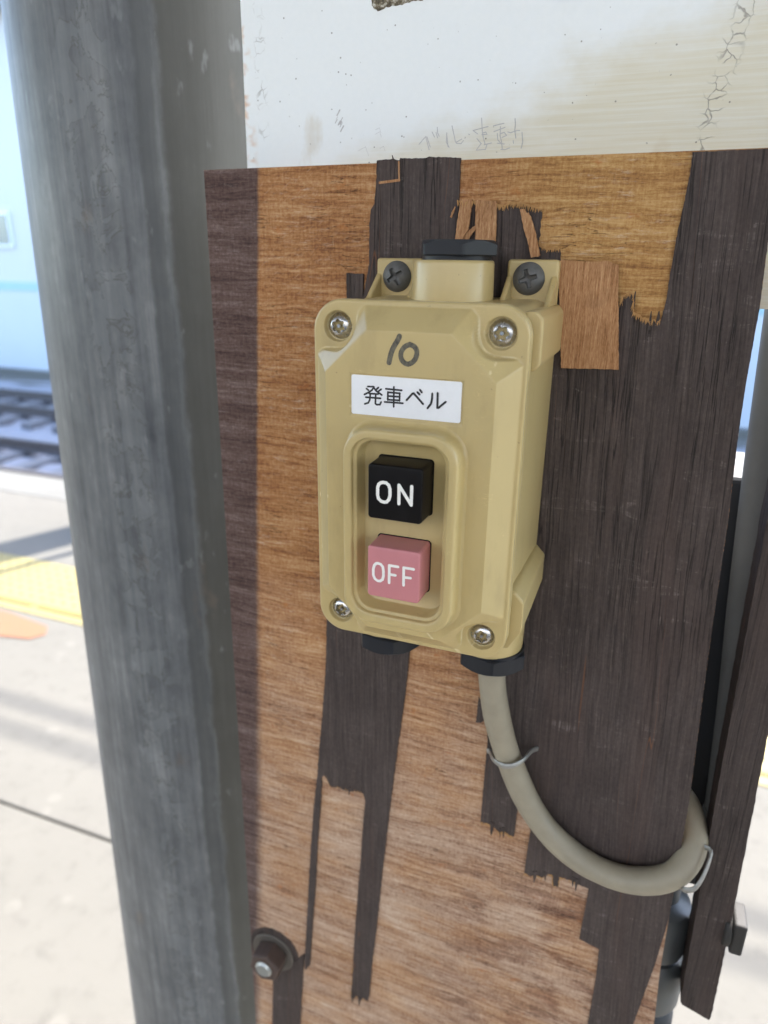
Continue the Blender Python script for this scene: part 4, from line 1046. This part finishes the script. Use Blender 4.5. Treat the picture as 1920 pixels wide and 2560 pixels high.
# buttons
def button(name, zc, mat, strokes, w, label):
    rings = [ring_y(rr(hw, hw, r, 0, zc, 8, 1, 1), Y(h)) for hw, r, h in ((9.6, 1.3, 7.05), (9.45, 1.2, 17.1), (9.38, 1.15, 17.6), (9.15, 1.0, 17.92), (8.8, 0.8, 18.0))]
    b = sw_mesh(name, flip(loft(rings, False, True)), mat, lid, auto=50)
    b["label"] = label
    so_ = [ribbon(P, w, Y(18.04 + 0.02 * i)) for i, P in enumerate(strokes)]
    sw_mesh("lettering", merge(so_), WHITE_INK, b, smooth=False)
def split(S):
    out = []
    for P in S:
        if math.hypot(P[0][0] - P[-1][0], P[0][1] - P[-1][1]) < 1e-4: out.append(P)
        else: out += [[a, b] for a, b in zip(P, P[1:])]
    return out
sw_mesh("button_seal", plate(rr(9.95, 9.95, 1.4, 0, 3.0, 6, 1, 1), Y(7.12), Y(6.9)), BLACKBTN, lid, smooth=False)
sw_mesh("button_seal", plate(rr(9.95, 9.95, 1.4, 0, -25.9, 6, 1, 1), Y(7.12), Y(6.9)), BLACKBTN, lid, smooth=False)
button("on_button", 3.0, BLACKBTN, split(TR['on']), 1.12, "black square button engraved ON")
button("off_button", -25.9, PINK, split(TR['off']), 0.98, "faded pink square button engraved OFF")
# white label with printed characters
lb = sw_mesh("label_tape", plate(rr((LX1 - LX0) / 2, (LZ1 - LZ0) / 2, 0.7, (LX0 + LX1) / 2, (LZ0 + LZ1) / 2, 5, 1, 1), Y(7.92), Y(7.5)), LABEL, lid, smooth=False)
lb["label"] = "white label tape printed with black Japanese characters"
ks = []
for i, P in enumerate(TR['kanji']):
    ks.append(ribbon(P, 0.62 if i < 17 else 0.72, Y(7.95 + 0.006 * i), cap=2))
sw_mesh("printed_characters", merge(ks), BLACK_INK, lb, smooth=False)
def resample(P, k=5):
    return [(p.x, p.z) for p in smooth_path([(a, 0, b) for a, b in P], k)]
mk_ = [ribbon(resample(TR['marker'][0], 4), 1.75, Y(8.03)), ribbon(resample(TR['marker'][1], 4), 1.65, Y(8.05))]
sw_mesh("handwritten_number", merge(mk_), MARKER, lid, smooth=False)

# ------------------------------------------------------------------ cable and its staples
cab = [(25.2, -17.4, -80), (25.5, -17.3, -92), (27.5, -16, -108), (30.5, -13.2, -124), (35.4, -10.0, -141.5), (45.4, -8.4, -163.9), (57.5, -7.6, -179.9), (73.6, -7.4, -190.7), (90.8, -7.4, -194.0), (106.2, -7.0, -189.6),
       (115.2, -4.0, -182.5), (119.6, 4.0, -173.6), (117.6, 14.0, -166.5), (111.5, 22.0, -162.5), (100, 26, -160)]
cpath = smooth_path(cab, 10)
crad = [5.95 + 0.10 * math.sin(i * 0.31) + rng.uniform(-0.04, 0.04) for i in range(len(cpath))]
cb = add_mesh("power_cable", *mm(tube(cpath, 5.95, 28, crad), (25, -17, -80)), CABLE, None, auto=60, loc=(0.025, -0.017, Z0 - 0.080))
tag(cb, "thick grey-beige cable curving from the box's gland round the board's right edge", "cable")
def flatwire(pts, w, t):
    P = smooth_path(pts, 5); rings = []
    for i, p in enumerate(P):
        tg = (P[min(i + 1, len(P) - 1)] - P[max(i - 1, 0)]).normalized()
        n1 = Vector((0, 0, 1)); n1 = (n1 - tg * n1.dot(tg)).normalized(); n2 = tg.cross(n1)
        rings.append([p + n1 * (w * a) + n2 * (t * b) for a, b in ((1, .4), (.6, 1), (-.6, 1), (-1, .4), (-1, -.4), (-.6, -1), (.6, -1), (1, -.4))])
    return loft(rings, True, True)
s1 = [(23.6, -0.9, -147.0), (25.5, -3.2, -146.0), (28.6, -12.0, -142.2), (33.0, -16.4, -140.6), (37.5, -17.3, -139.0), (41.8, -13.5, -137.6), (44.3, -5.0, -138.2), (46.6, -0.9, -139.0)]
o = add_mesh("cable_staple", *mm(flatwire(s1, 1.25, 0.7), (35, 0, -141)), GALV, None, auto=40, loc=(0.035, 0, Z0 - 0.141))
tag(o, "bright bent metal staple holding the cable against the board face", "staple", "staples holding the cable")
s2 = [(114.0, 11.0, -178.0), (117.0, 8.0, -175.0), (121.5, 2.5, -172.6), (126.0, -1.0, -170.5), (124.8, -6.5, -176.5), (121.5, -11.0, -183.5), (117.5, -10.6, -187.0), (115.0, -6, -189.0)]
o = add_mesh("cable_staple", *mm(flatwire(s2, 1.2, 0.65), (120, 0, -178)), GALV, None, auto=40, loc=(0.120, 0, Z0 - 0.178))
tag(o, "pale metal staple round the cable where it turns behind the board", "staple", "staples holding the cable")
